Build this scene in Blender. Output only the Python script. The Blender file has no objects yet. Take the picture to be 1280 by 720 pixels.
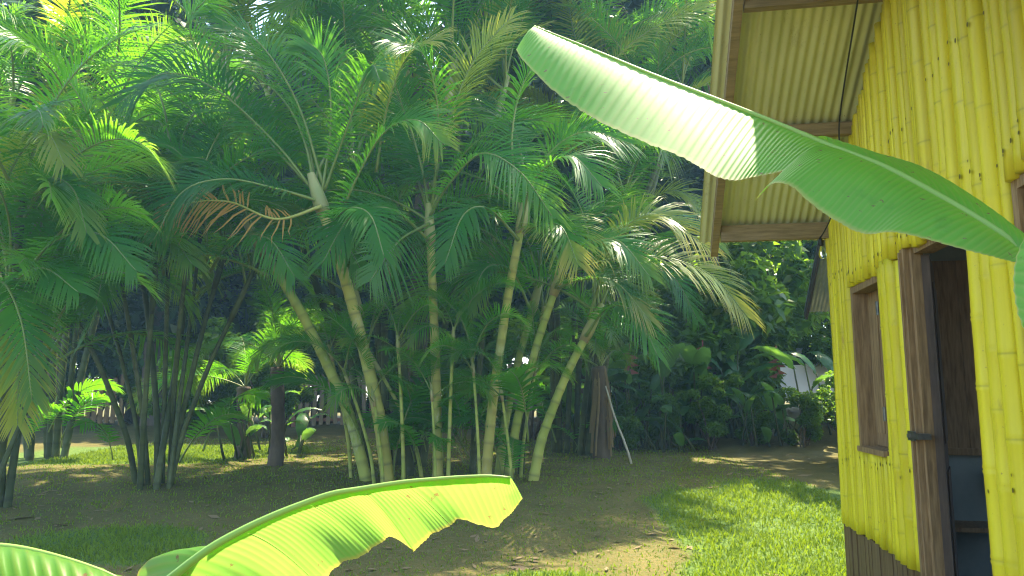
import bpy, math, random
import numpy as np
from mathutils import Vector, Matrix, noise

random.seed(7); RNG = np.random.default_rng(7)
S = bpy.context.scene
COL = S.collection
rad = math.radians

# ------------------------------------------------------------------ camera, sky, sun, exposure
EYE = 1.4; FPX = 950.0; PITCH = rad(8.1)
cam = bpy.data.objects.new('camera', bpy.data.cameras.new('camera')); COL.objects.link(cam)
cam.location = (0, 0, EYE); cam.rotation_euler = (rad(90) + PITCH, 0, 0)
cam.data.sensor_width = 36; cam.data.lens = FPX / 1280 * 36
cam.data.clip_end = 600; cam.data.clip_start = 0.05
S.camera = cam
SUN_AZ, SUN_EL = rad(25), rad(60)          # azimuth right of the view direction (+Y)
world = bpy.data.worlds.new('World'); S.world = world; world.use_nodes = True
wn = world.node_tree
sky = wn.nodes.new('ShaderNodeTexSky'); sky.sky_type = 'NISHITA'; sky.sun_disc = False
sky.sun_elevation = SUN_EL; sky.sun_rotation = SUN_AZ; sky.air_density = 1.0; sky.dust_density = 1.5
bg = wn.nodes['Background']; bg.inputs['Strength'].default_value = 0.15
wn.links.new(sky.outputs[0], bg.inputs['Color'])
sl = bpy.data.lights.new('sun', 'SUN'); sl.energy = 3.9; sl.angle = rad(0.5); sl.color = (1, .90, .72)
sun = bpy.data.objects.new('sun', sl); COL.objects.link(sun)
sdir = Vector((math.sin(SUN_AZ) * math.cos(SUN_EL), math.cos(SUN_AZ) * math.cos(SUN_EL), math.sin(SUN_EL)))
sun.rotation_euler = (-sdir).to_track_quat('-Z', 'Y').to_euler()
S.view_settings.view_transform = 'Standard'; S.view_settings.look = 'None'
S.view_settings.exposure = 2.35; S.view_settings.gamma = 1
S.render.engine = 'CYCLES'; S.cycles.filter_width = 1.15
S.cycles.max_bounces = 10; S.cycles.transmission_bounces = 6; S.cycles.diffuse_bounces = 6

# ------------------------------------------------------------------ small maths
FW = Vector((0, math.cos(PITCH), math.sin(PITCH))); UP = Vector((0, -math.sin(PITCH), math.cos(PITCH)))
def at(px, py, Y):
    """place in the yard seen at photo pixel (px,py) at ground distance Y"""
    r = FW + Vector(((px - 640) / FPX, 0, 0)) + UP * ((360 - py) / FPX)
    return Vector((0, 0, EYE)) + r * (Y / r.y)
def sm(a, b, x):
    t = min(1, max(0, (x - a) / (b - a))); return t * t * (3 - 2 * t)
def gz(x, y):
    z = .42 * sm(5.6, 9.5, y) + .2 * sm(9.5, 20, y) + .45 * sm(2.6, 5.5, x) * sm(12.5, 16, y)
    return z + .02 * noise.noise(Vector((x * .6, y * .6, 0)))
def gp(px, py):
    """ground point under a photo pixel"""
    lo, hi = 2.0, 60.0
    for _ in range(40):
        m = (lo + hi) / 2; q = at(px, py, m)
        if q.z > gz(q.x, m): lo = m
        else: hi = m
    q = at(px, py, lo); q.z = gz(q.x, q.y); return q
def catmull(P, t):
    n = len(P) - 1; u = max(0, min(.99999, t)) * n; i = int(u); f = u - i
    p0 = P[i - 1] if i > 0 else P[i] * 2 - P[i + 1]
    p1, p2 = P[i], P[i + 1]
    p3 = P[i + 2] if i + 2 <= n else p2 * 2 - p1
    return .5 * ((2 * p1) + (p2 - p0) * f + (2 * p0 - 5 * p1 + 4 * p2 - p3) * f * f + (3 * p1 - p0 - 3 * p2 + p3) * f ** 3)

# ------------------------------------------------------------------ mesh helpers
class MB:
    def __init__(s): s.v = []; s.f = []; s.a = []
    def add(s, v, f, a=0.0):
        b = len(s.v); s.v.extend(v)
        s.a.extend(a if isinstance(a, (list, tuple)) else [a] * len(v))
        s.f.extend([tuple(i + b for i in q) for q in f])
    def box(s, x0, x1, y0, y1, z0, z1, a=0.0):
        v = [Vector(q) for q in ((x0,y0,z0),(x1,y0,z0),(x1,y1,z0),(x0,y1,z0),(x0,y0,z1),(x1,y0,z1),(x1,y1,z1),(x0,y1,z1))]
        s.add(v, [(0,3,2,1),(4,5,6,7),(0,1,5,4),(1,2,6,5),(2,3,7,6),(3,0,4,7)], a)
    def beam(s, p, q, w, h, up=Vector((0, 0, 1))):
        p = Vector(p); q = Vector(q); t = (q - p).normalized(); r = t.cross(up).normalized(); u = r.cross(t)
        v = [c + r * (sx * w / 2) + u * (sy * h / 2) for c in (p, q) for sx, sy in ((-1,-1),(1,-1),(1,1),(-1,1))]
        s.add(v, [(3,2,1,0),(4,5,6,7),(0,1,5,4),(1,2,6,5),(2,3,7,6),(3,0,4,7)])
    def tube(s, pts, radii, n=8, attr=None, cap=True):
        k = len(pts); v = []; f = []; a = []
        ref = None
        for i, p in enumerate(pts):
            t = (pts[min(k-1, i+1)] - pts[max(0, i-1)]).normalized()
            if ref is None: ref = t.orthogonal()
            x = (ref - t * ref.dot(t)).normalized(); ref = x; y = t.cross(x)
            for j in range(n):
                an = 2 * math.pi * j / n
                v.append(p + (x * math.cos(an) + y * math.sin(an)) * radii[i]); a.append(attr[i] if attr else 0.0)
        for i in range(k - 1):
            for j in range(n):
                f.append((i*n+j, i*n+(j+1) % n, (i+1)*n+(j+1) % n, (i+1)*n+j))
        if cap: f.append(tuple(range(n-1, -1, -1))); f.append(tuple(range((k-1)*n, k*n)))
        s.add(v, f, a)
    def mesh(s, name, mat, smooth=False):
        m = bpy.data.meshes.new(name); m.from_pydata([tuple(q) for q in s.v], [], s.f)
        at_ = m.attributes.new('mark', 'FLOAT', 'POINT'); at_.data.foreach_set('value', np.array(s.a, dtype=np.float32))
        m.materials.append(mat)
        if smooth: m.polygons.foreach_set('use_smooth', np.ones(len(m.polygons), dtype=bool))
        m.update(); return m
    def build(s, name, mat, parent=None, smooth=False):
        return link(name, s.mesh(name, mat, smooth), parent)
def link(name, me, parent=None, loc=None):
    o = bpy.data.objects.new(name, me); COL.objects.link(o)
    if parent: o.parent = parent
    if loc is not None: o.location = loc
    return o
def tag(o, label, cat, group=None, kind=None):
    if label: o['label'] = label
    if cat: o['category'] = cat
    if group: o['group'] = group
    if kind: o['kind'] = kind
    return o
def thing(name, label, cat, loc, rz=0, group=None):
    o = bpy.data.objects.new(name, None); COL.objects.link(o); o.empty_display_size = .2
    o.location = loc; o.rotation_euler = (0, 0, rz)
    return tag(o, label, cat, group)

# ------------------------------------------------------------------ materials
def newmat(name):
    m = bpy.data.materials.new(name); m.use_nodes = True; nt = m.node_tree
    return m, nt, nt.nodes['Principled BSDF'], nt.nodes['Material Output']
def N(nt, kind, **kw):
    n = nt.nodes.new(kind)
    for k, v in kw.items():
        if k in n.inputs: n.inputs[k].default_value = v
        else: setattr(n, k, v)
    return n
def mixc(nt, fac, a, b):
    n = nt.nodes.new('ShaderNodeMix'); n.data_type = 'RGBA'
    for sock, val in ((n.inputs[0], fac), (n.inputs[6], a), (n.inputs[7], b)):
        if hasattr(val, 'links'): nt.links.new(val, sock)
        else: sock.default_value = val if not isinstance(val, tuple) else (*val, 1)
    return n.outputs[2]
def ramp(nt, src, lo, hi):
    n = nt.nodes.new('ShaderNodeMapRange'); n.inputs[1].default_value = lo; n.inputs[2].default_value = hi; n.clamp = True
    nt.links.new(src, n.inputs[0]); return n.outputs[0]
def noisev(nt, scale, detail=4, stretch=None, coord='Object', rough=.6):
    tc = nt.nodes.new('ShaderNodeTexCoord'); src = tc.outputs[coord]
    if stretch:
        mp = nt.nodes.new('ShaderNodeMapping'); mp.inputs['Scale'].default_value = stretch; nt.links.new(src, mp.inputs[0]); src = mp.outputs[0]
    n = nt.nodes.new('ShaderNodeTexNoise'); n.inputs['Scale'].default_value = scale; n.inputs['Detail'].default_value = detail
    n.inputs['Roughness'].default_value = rough
    nt.links.new(src, n.inputs['Vector']); return n.outputs[0]
def bump(nt, bs, h, strength, dist=.01):
    b = nt.nodes.new('ShaderNodeBump'); b.inputs['Strength'].default_value = strength; b.inputs['Distance'].default_value = dist
    nt.links.new(h, b.inputs['Height']); nt.links.new(b.outputs[0], bs.inputs['Normal'])
def rough_mat(name, c1, c2, rough=.8, scale=8, stretch=None, mark=None, bmp=.3, spec=.3, metal=0):
    m, nt, bs, out = newmat(name)
    nz = noisev(nt, scale, 6, stretch)
    c = mixc(nt, ramp(nt, nz, .32, .68), c1, c2)
    if mark:
        at_ = N(nt, 'ShaderNodeAttribute', attribute_name='mark'); c = mixc(nt, at_.outputs['Fac'], c, mark)
    nt.links.new(c, bs.inputs['Base Color'])
    bs.inputs['Roughness'].default_value = rough; bs.inputs['Specular IOR Level'].default_value = spec; bs.inputs['Metallic'].default_value = metal
    bump(nt, bs, nz, bmp); return m
def leaf_mat(name, c1, c2, tr, fac=.45, rough=.4, scale=1.5, mark=None, spec=.5, rnd=.6, specks=False):
    """leaf blade: glossy diffuse front plus light let through"""
    m, nt, bs, out = newmat(name)
    oi = nt.nodes.new('ShaderNodeObjectInfo'); nz = noisev(nt, scale, 3)
    mx = nt.nodes.new('ShaderNodeMath'); mx.operation = 'MULTIPLY_ADD'; mx.inputs[1].default_value = rnd
    nt.links.new(oi.outputs['Random'], mx.inputs[0])
    sub = nt.nodes.new('ShaderNodeMath'); sub.operation = 'MULTIPLY_ADD'; sub.inputs[1].default_value = 1.2; sub.inputs[2].default_value = -.3 - (rnd - .6) * .5
    nt.links.new(nz, sub.inputs[0]); nt.links.new(sub.outputs[0], mx.inputs[2])
    c = mixc(nt, mx.outputs[0], c1, c2); bs.inputs['Specular Tint'].default_value = (1, .92, .62, 1); t = mixc(nt, mx.outputs[0], tuple(.75 * v for v in tr), tr)
    if mark:
        a = N(nt, 'ShaderNodeAttribute', attribute_name='mark')
        c = mixc(nt, a.outputs['Fac'], c, mark); t = mixc(nt, a.outputs['Fac'], t, tuple(min(1, 1.6 * v) for v in mark))
    if specks:
        sp = ramp(nt, noisev(nt, 38, 3), .66, .71); bl = ramp(nt, noisev(nt, 9, 4), .62, .75)
        for k, q in ((sp, (.20, .13, .04)), (bl, tuple(.75 * v for v in tr))):
            c = mixc(nt, k, c, q if k is sp else tuple(.8 * v for v in c2)); t = mixc(nt, k, t, q)
    nt.links.new(c, bs.inputs['Base Color']); bs.inputs['Roughness'].default_value = rough; bs.inputs['Specular IOR Level'].default_value = spec
    tl = nt.nodes.new('ShaderNodeBsdfTranslucent'); nt.links.new(t, tl.inputs[0])
    ms = nt.nodes.new('ShaderNodeMixShader'); ms.inputs[0].default_value = fac
    nt.links.new(bs.outputs[0], ms.inputs[1]); nt.links.new(tl.outputs[0], ms.inputs[2]); nt.links.new(ms.outputs[0], out.inputs['Surface'])
    return m

M = {}
M['frond'] = leaf_mat('palm_leaf', (.006, .085, .022), (.028, .165, .016), (.19, .54, .008), .52, .34, 1.2, mark=(.35, .30, .05), spec=.24)
M['frond_yellow'] = leaf_mat('palm_leaf_sunlit', (.10, .18, .025), (.15, .2, .03), (.50, .60, .02), .5, .4, 1.2, mark=(.45, .33, .05), spec=.35)  # brighter copy of the palm leaf, yellow of sunlight painted into the colour
M['frond_dead'] = leaf_mat('palm_leaf_dead', (.48, .25, .045), (.56, .31, .07), (.60, .31, .05), .5, .6, 2, mark=(.5, .3, .1))
M['rachis'] = leaf_mat('palm_stalk', (.10, .17, .03), (.19, .23, .05), (.18, .25, .04), .1, .4, 3)
M['banana'] = leaf_mat('banana_leaf', (.018, .20, .008), (.045, .27, .016), (.36, .70, .03), .42, .5, 6, mark=(.40, .36, .10), spec=1.0, specks=True)
M['banana_pale'] = leaf_mat('banana_leaf_pale', (.07, .22, .02), (.11, .28, .04), (.25, .50, .06), .6, .45, 6, mark=(.34, .24, .05), spec=.5, specks=True)
M['midrib'] = leaf_mat('banana_midrib', (.20, .36, .06), (.28, .42, .09), (.5, .6, .1), .3, .4, 4)
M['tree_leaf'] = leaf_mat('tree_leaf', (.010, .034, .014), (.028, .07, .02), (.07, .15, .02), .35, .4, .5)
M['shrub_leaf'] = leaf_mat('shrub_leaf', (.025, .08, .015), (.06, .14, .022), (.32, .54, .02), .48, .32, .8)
M['paddle_leaf'] = leaf_mat('paddle_leaf', (.03, .10, .03), (.05, .14, .04), (.2, .4, .04), .4, .33, 1)
M['dry_leaf'] = leaf_mat('dry_leaf', (.18, .125, .06), (.28, .20, .10), (.26, .18, .07), .3, .8, 3)
M['bark'] = rough_mat('bark', (.07, .05, .035), (.16, .12, .08), .9, 6, (1, 1, .3), bmp=.6)



M['shaft'] = rough_mat('crownshaft', (.22, .25, .08), (.34, .30, .10), .45, 3, (1, 1, .4), mark=(.3, .2, .1), bmp=.1)
def weathered(name, base, c2, grime, stretch, scale, rough, spec, metal, bmp, gr=(.60, .72), gs=3.0, gst=(2, 2, .5)):
    m, nt, bs, out = newmat(name)
    c = mixc(nt, ramp(nt, noisev(nt, scale, 3, stretch), .36, .64), base, c2)
    g2 = noisev(nt, gs, 8, gst, rough=.7); c = mixc(nt, ramp(nt, g2, *gr), c, grime)
    g3 = noisev(nt, 60, 4); sp = ramp(nt, g3, .69, .73); c = mixc(nt, sp, c, grime)
    a = N(nt, 'ShaderNodeAttribute', attribute_name='mark'); c = mixc(nt, a.outputs['Fac'], c, tuple(.3 * v for v in grime))
    nt.links.new(c, bs.inputs['Base Color']); bs.inputs['Specular IOR Level'].default_value = spec; bs.inputs['Metallic'].default_value = metal
    r = nt.nodes.new('ShaderNodeMapRange'); r.inputs[1].default_value = .3; r.inputs[2].default_value = .7; r.inputs[3].default_value = rough - .1; r.inputs[4].default_value = rough + .15
    nt.links.new(g2, r.inputs[0]); nt.links.new(r.outputs[0], bs.inputs['Roughness']); bump(nt, bs, g2, bmp, .012); return m
M['yellow'] = weathered('yellow_paint', (.52, .425, .007), (.70, .60, .02), (.36, .26, .03), (14, 14, .25), 1.0, .48, .35, 0, .25)
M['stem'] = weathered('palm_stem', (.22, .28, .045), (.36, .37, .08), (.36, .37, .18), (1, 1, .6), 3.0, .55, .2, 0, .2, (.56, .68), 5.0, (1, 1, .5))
M['stem_shaded'] = weathered('palm_stem_shaded', (.04, .055, .015), (.085, .10, .03), (.13, .13, .07), (1, 1, .6), 3.0, .55, .2, 0, .2, (.56, .68), 5.0, (1, 1, .5))  # darker copy of the cane colour, shade on overshadowed canes painted in
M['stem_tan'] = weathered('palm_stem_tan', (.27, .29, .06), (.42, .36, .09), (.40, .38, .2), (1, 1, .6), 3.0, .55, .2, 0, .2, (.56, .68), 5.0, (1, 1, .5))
M['wood'] = rough_mat('weathered_wood', (.15, .088, .035), (.33, .21, .095), .75, 9, (6, 6, .6), bmp=.5)
M['wood_beam'] = rough_mat('beam_wood', (.19, .135, .065), (.31, .225, .115), .8, 9, (6, .6, 6), bmp=.5)
M['wood_dark'] = rough_mat('dark_wood', (.045, .03, .02), (.09, .06, .04), .7, 7, (5, 5, .6), bmp=.4)
M['brown_board'] = rough_mat('brown_board', (.10, .06, .025), (.17, .105, .048), .75, 6, (5, 5, .5), bmp=.4)
M['tin'] = weathered('galvanised_sheet', (.45, .46, .26), (.60, .60, .38), (.24, .19, .10), (.25, 1.2, 1), 1.6, .5, .5, .2, .08, (.62, .78), 1.6, (.4, 2, 2))
M['tin_blue'] = rough_mat('blue_grey_sheet', (.35, .40, .46), (.5, .55, .6), .35, 3, (.3, 4, 4), bmp=.05, metal=.5)
M['inner'] = rough_mat('pale_blue_plaster', (.20, .23, .21), (.26, .29, .26), .8, 4)
M['floor'] = rough_mat('hut_floor', (.16, .14, .12), (.24, .21, .18), .8, 5)
M['metal'] = rough_mat('latch_metal', (.10, .10, .09), (.20, .19, .16), .4, 20, metal=.8)
M['black'] = rough_mat('black_plastic', (.015, .015, .015), (.03, .03, .03), .45, 10)
M['paint_pale'] = rough_mat('pale_fence_paint', (.20, .14, .08), (.31, .225, .13), .8, 8, (4, 4, .6))
M['paint_red'] = rough_mat('red_brown_fence_paint', (.22, .09, .06), (.32, .15, .10), .8, 8)
M['car'] = rough_mat('white_car_paint', (.72, .74, .78), (.76, .78, .82), .2, 2, spec=.6, bmp=0)
M['tyre'] = rough_mat('tyre_rubber', (.02, .02, .02), (.03, .03, .03), .8, 10)
M['red'] = leaf_mat('heliconia_red', (.30, .10, .09), (.38, .15, .12), (.3, .1, .08), .25, .5, 5)
M['twig'] = rough_mat('bare_stick', (.34, .30, .22), (.5, .44, .33), .8, 12)
m, nt, bs, out = newmat('clear_glass'); bs.inputs['Base Color'].default_value = (.95, .97, .97, 1); bs.inputs['Roughness'].default_value = .03
bs.inputs['Transmission Weight'].default_value = 1; bs.inputs['IOR'].default_value = 1.2; M['glass'] = m
m, nt, bs, out = newmat('car_glass'); bs.inputs['Base Color'].default_value = (.03, .04, .05, 1); bs.inputs['Roughness'].default_value = .05; M['car_glass'] = m

# ground: bare earth and short lawn mixed by where each grows
GRASS = [(at(985, 640, 7.5).xy, 1.5, 1.9), (at(1010, 700, 6.2).xy, 1.1, 1.0), (Vector((1.3, 5.2)), 1.7, .9),
         (at(170, 565, 12.6).xy, 2.6, 1.9), (at(290, 560, 13.3).xy, 2.0, 1.0), (at(130, 682, 6.9).xy, 1.1, .55), (at(700, 735, 5.8).xy, .8, .45)]
def grassiness(x, y):
    g = 0
    for c, rx, ry in GRASS:
        d = math.hypot((x - c.x) / rx, (y - c.y) / ry)
        g = max(g, 1 - sm(.55, 1.15, d))
    return max(0, min(1, g + .55 * (noise.fractal(Vector((x * 1.3, y * 1.3, 3)), .8, 2.2, 4)) * (1 if g > .02 else .35)))
def build_ground():
    def axis(lo, a, b, hi, st):
        return np.concatenate([np.linspace(lo, a, 12, endpoint=False), np.arange(a, b, st), np.linspace(b, hi, 12)])
    xs = axis(-90, -9, 9, 90, .12); ys = axis(-20, 1.5, 22, 130, .12)
    v = []; at_ = []
    for y in ys:
        for x in xs:
            z = gz(x, y) + .012 * noise.fractal(Vector((x * 2.2, y * 2.2, 1)), .9, 2.1, 3)
            v.append((x, y, z)); at_.append(grassiness(x, y))
    nx = len(xs); f = [(j*nx+i, j*nx+i+1, (j+1)*nx+i+1, (j+1)*nx+i) for j in range(len(ys)-1) for i in range(nx-1)]
    m, nt, bs, out = newmat('yard_ground')
    a = N(nt, 'ShaderNodeAttribute', attribute_name='mark')
    n1 = noisev(nt, 2.2, 8); n2 = noisev(nt, 28, 6); n3 = noisev(nt, 110, 3)
    dirt = mixc(nt, ramp(nt, n1, .35, .65), (.10, .067, .02), (.18, .122, .038))
    dirt = mixc(nt, ramp(nt, n2, .5, .7), dirt, (.18, .13, .065))
    dirt = mixc(nt, ramp(nt, n3, .43, .6), dirt, (.075, .098, .018))
    gr = mixc(nt, ramp(nt, n2, .35, .65), (.05, .10, .018), (.12, .17, .03))
    nt.links.new(mixc(nt, ramp(nt, a.outputs['Fac'], .25, .6), dirt, gr), bs.inputs['Base Color'])
    bs.inputs['Roughness'].default_value = .95; bs.inputs['Specular IOR Level'].default_value = .15
    bump(nt, bs, n2, .7, .03)
    me = bpy.data.meshes.new('ground'); me.from_pydata(v, [], f)
    t = me.attributes.new('mark', 'FLOAT', 'POINT'); t.data.foreach_set('value', np.array(at_, dtype=np.float32))
    me.materials.append(m); me.polygons.foreach_set('use_smooth', np.ones(len(f), dtype=bool))
    o = link('ground', me); o['kind'] = 'structure'
build_ground()

def build_grass():
    pts = []
    tries = 230000
    xs = RNG.uniform(-7, 3.4, tries); dd = RNG.uniform(0, 1, tries); ys = 4.6 + 11 * dd ** 1.6
    for x, y in zip(xs, ys):
        if abs(x) > .72 * y: continue
        g = grassiness(x, y)
        if g > .28 and random.random() < (g - .15) * 1.2 or random.random() < .2: pts.append((x, y, g))
    n = len(pts); P = np.array(pts)
    z = np.array([gz(x, y) for x, y, _ in pts])
    an = RNG.uniform(0, 6.283, n); L = RNG.uniform(.03, .075, n) * (.55 + .6 * np.clip(P[:, 2], 0, 1)); w = RNG.uniform(.0025, .0055, n) * (1 + P[:, 1] * .06)
    tilt = RNG.uniform(.2, 1.1, n); ta = RNG.uniform(0, 6.283, n)
    dx, dy = np.cos(an) * w, np.sin(an) * w
    tx, ty, tz = np.cos(ta) * np.sin(tilt) * L, np.sin(ta) * np.sin(tilt) * L, np.cos(tilt) * L
    V = np.zeros((n, 5, 3)); zb = z - .004
    V[:, 0] = np.stack([P[:, 0] - dx, P[:, 1] - dy, zb], 1); V[:, 1] = np.stack([P[:, 0] + dx, P[:, 1] + dy, zb], 1)
    V[:, 2] = np.stack([P[:, 0] + dx * .8 + tx * .4, P[:, 1] + dy * .8 + ty * .4, zb + tz * .6], 1)
    V[:, 3] = np.stack([P[:, 0] - dx * .8 + tx * .4, P[:, 1] - dy * .8 + ty * .4, zb + tz * .6], 1)
    V[:, 4] = np.stack([P[:, 0] + tx, P[:, 1] + ty, zb + tz * .95], 1)
    b = (np.arange(n) * 5)[:, None]
    q = (b + np.array([0, 1, 2, 3])); t = (b + np.array([3, 2, 4]))
    me = raw_mesh('grass', V.reshape(-1, 3), [q, t], M['grass'])
    tag(link('grass', me), 'short green lawn grass thinning into bare earth', 'grass', kind='stuff')
def raw_mesh(name, V, face_sets, mat, attr=None, smooth=True):
    me = bpy.data.meshes.new(name)
    loops = np.concatenate([f.reshape(-1) for f in face_sets]).astype(np.int32)
    tot = np.concatenate([np.full(len(f), f.shape[1]) for f in face_sets]).astype(np.int32)
    start = np.concatenate([[0], np.cumsum(tot)[:-1]]).astype(np.int32)
    me.vertices.add(len(V)); me.vertices.foreach_set('co', np.asarray(V, dtype=np.float32).reshape(-1))
    me.loops.add(len(loops)); me.loops.foreach_set('vertex_index', loops)
    me.polygons.add(len(tot)); me.polygons.foreach_set('loop_start', start); me.polygons.foreach_set('loop_total', tot)
    if smooth: me.polygons.foreach_set('use_smooth', np.ones(len(tot), dtype=bool))
    if attr is not None:
        t = me.attributes.new('mark', 'FLOAT', 'POINT'); t.data.foreach_set('value', np.asarray(attr, dtype=np.float32))
    me.materials.append(mat); me.update(calc_edges=True); me.validate(); return me
M['grass'] = leaf_mat('lawn_blade', (.045, .115, .010), (.15, .22, .02), (.32, .44, .015), .35, .6, 3, spec=.2)
build_grass()

def build_litter():
    n0 = 1000; V = []; F = []
    for i in range(n0):
        y = 5 + 11 * random.random() ** 1.2; x = random.uniform(-.7, .45) * y
        if grassiness(x, y) > .6 and random.random() < .8: continue
        L = random.uniform(.02, .07) * (1 if random.random() < .93 else 1.8); w = L * random.uniform(.15, .45); a = random.uniform(0, 6.28)
        c = Vector((x, y, gz(x, y) + .012)); d = Vector((math.cos(a), math.sin(a), random.uniform(-.15, .25))); s = Vector((-math.sin(a), math.cos(a), random.uniform(-.3, .3)))
        b = len(V); V += [c - d * L, c + s * w, c + d * L, c - s * w]; F.append((b, b+1, b+2, b+3))
    me = raw_mesh('fallen_leaves', np.array([tuple(q) for q in V]), [np.array(F)], M['dry_leaf'], smooth=False)
    tag(link('fallen_leaves', me), 'dry brown fallen leaves scattered over the bare earth', 'fallen leaves', kind='stuff')
build_litter()

# ------------------------------------------------------------------ the yellow bamboo hut
HX = Vector((-.16376, -.9865, 0)); HORG = Vector((2.433, 5.837, 0)); HROT = math.atan2(HX.y, HX.x)
W_, D_ = 4.24, 3.4; RIDGE = W_ / 2; EAVE = 2.70; K = .6
def roofz(s): return EAVE + K * (s if s < RIDGE else W_ - s)
def pole(mb, s, y, z0, z1, r, lean=0.0, knots=()):
    """one bamboo culm: swollen nodes every hand's breadth, brown dirt line at each"""
    y += .047; n = 10; zs = []; z = z0; nodes = []
    nd = z0 + random.uniform(.05, .3)
    while nd < z1: nodes.append(nd); nd += random.uniform(.24, .42)
    for q in nodes:
        zs += [(q - .022, 1.0, 0), (q - .007, 1.06, .05), (q, 1.0, .42 * random.random()), (q + .008, 1.05, .05), (q + .025, 1.0, 0)]
    zs = [(z0, 1, .12)] + [q for q in zs if z0 + .01 < q[0] < z1 - .01] + [(z1, 1, .1)]
    z_mid = z0
    fill = []
    for a, b in zip(zs, zs[1:]):
        fill.append(a)
        if b[0] - a[0] > .15: fill.append(((a[0] + b[0]) / 2, .985, 0))
    fill.append(zs[-1])
    ph = random.uniform(0, 6); bow = random.uniform(.0, .007)
    pts = [Vector((s + lean * (z - z0) + bow * math.sin(z * 2.3 + ph), y + bow * math.sin(z * 1.7 + ph), z)) for z, _, _ in fill]
    rr = [r * q[1] * (1 - .03 * (q[0] - z0)) for q in fill]
    mb.tube(pts, rr, n, [q[2] for q in fill])
    for kz in knots:                                     # nail holes sunk in dark stubs
        if z0 + .02 < kz < z1 - .03 and random.random() < .8:
            kr = random.uniform(.006, .0095)
            c = Vector((s + lean * (kz - z0) + random.uniform(-.3, .3) * r, y - r * .95, kz + random.gauss(0, .018)))
            mb.add([c + Vector((kr * math.cos(t), -.004, kr * 1.35 * math.sin(t))) for t in np.linspace(0, 6.283, 9)[:-1]], [tuple(range(7, -1, -1))], .95)
            if random.random() < .25:
                c = c + Vector((random.uniform(-.01, .01), -.001, random.uniform(-.06, .06)))
                mb.add([c + Vector((.006 * math.cos(t), -.004, .007 * math.sin(t))) for t in np.linspace(0, 6.283, 7)[:-1]], [tuple(range(5, -1, -1))], .8)
def pole_run(mb, s0, s1, z0, zf, rmin, rmax, y=0.0, knots=(), jz=.012, jt=.04, lean=.0):
    s = s0
    while s < s1 - .02:
        r = min(rmin + (rmax - rmin) * random.random() ** 1.4, (s1 - s) / 2 if s1 - s > 2 * rmin else rmax)
        if s + 2 * r > s1 + .01: r = max(.018, (s1 - s) / 2)
        c = s + r
        pole(mb, c, y + random.uniform(-.008, .008), z0 + random.uniform(-jz, jz), zf(c) + random.uniform(-jt, 0), r, lean + random.uniform(-.006, .006), knots)
        s += 2 * r * .97
def rnd_y(): return .028 + random.uniform(-.006, .006)
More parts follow.
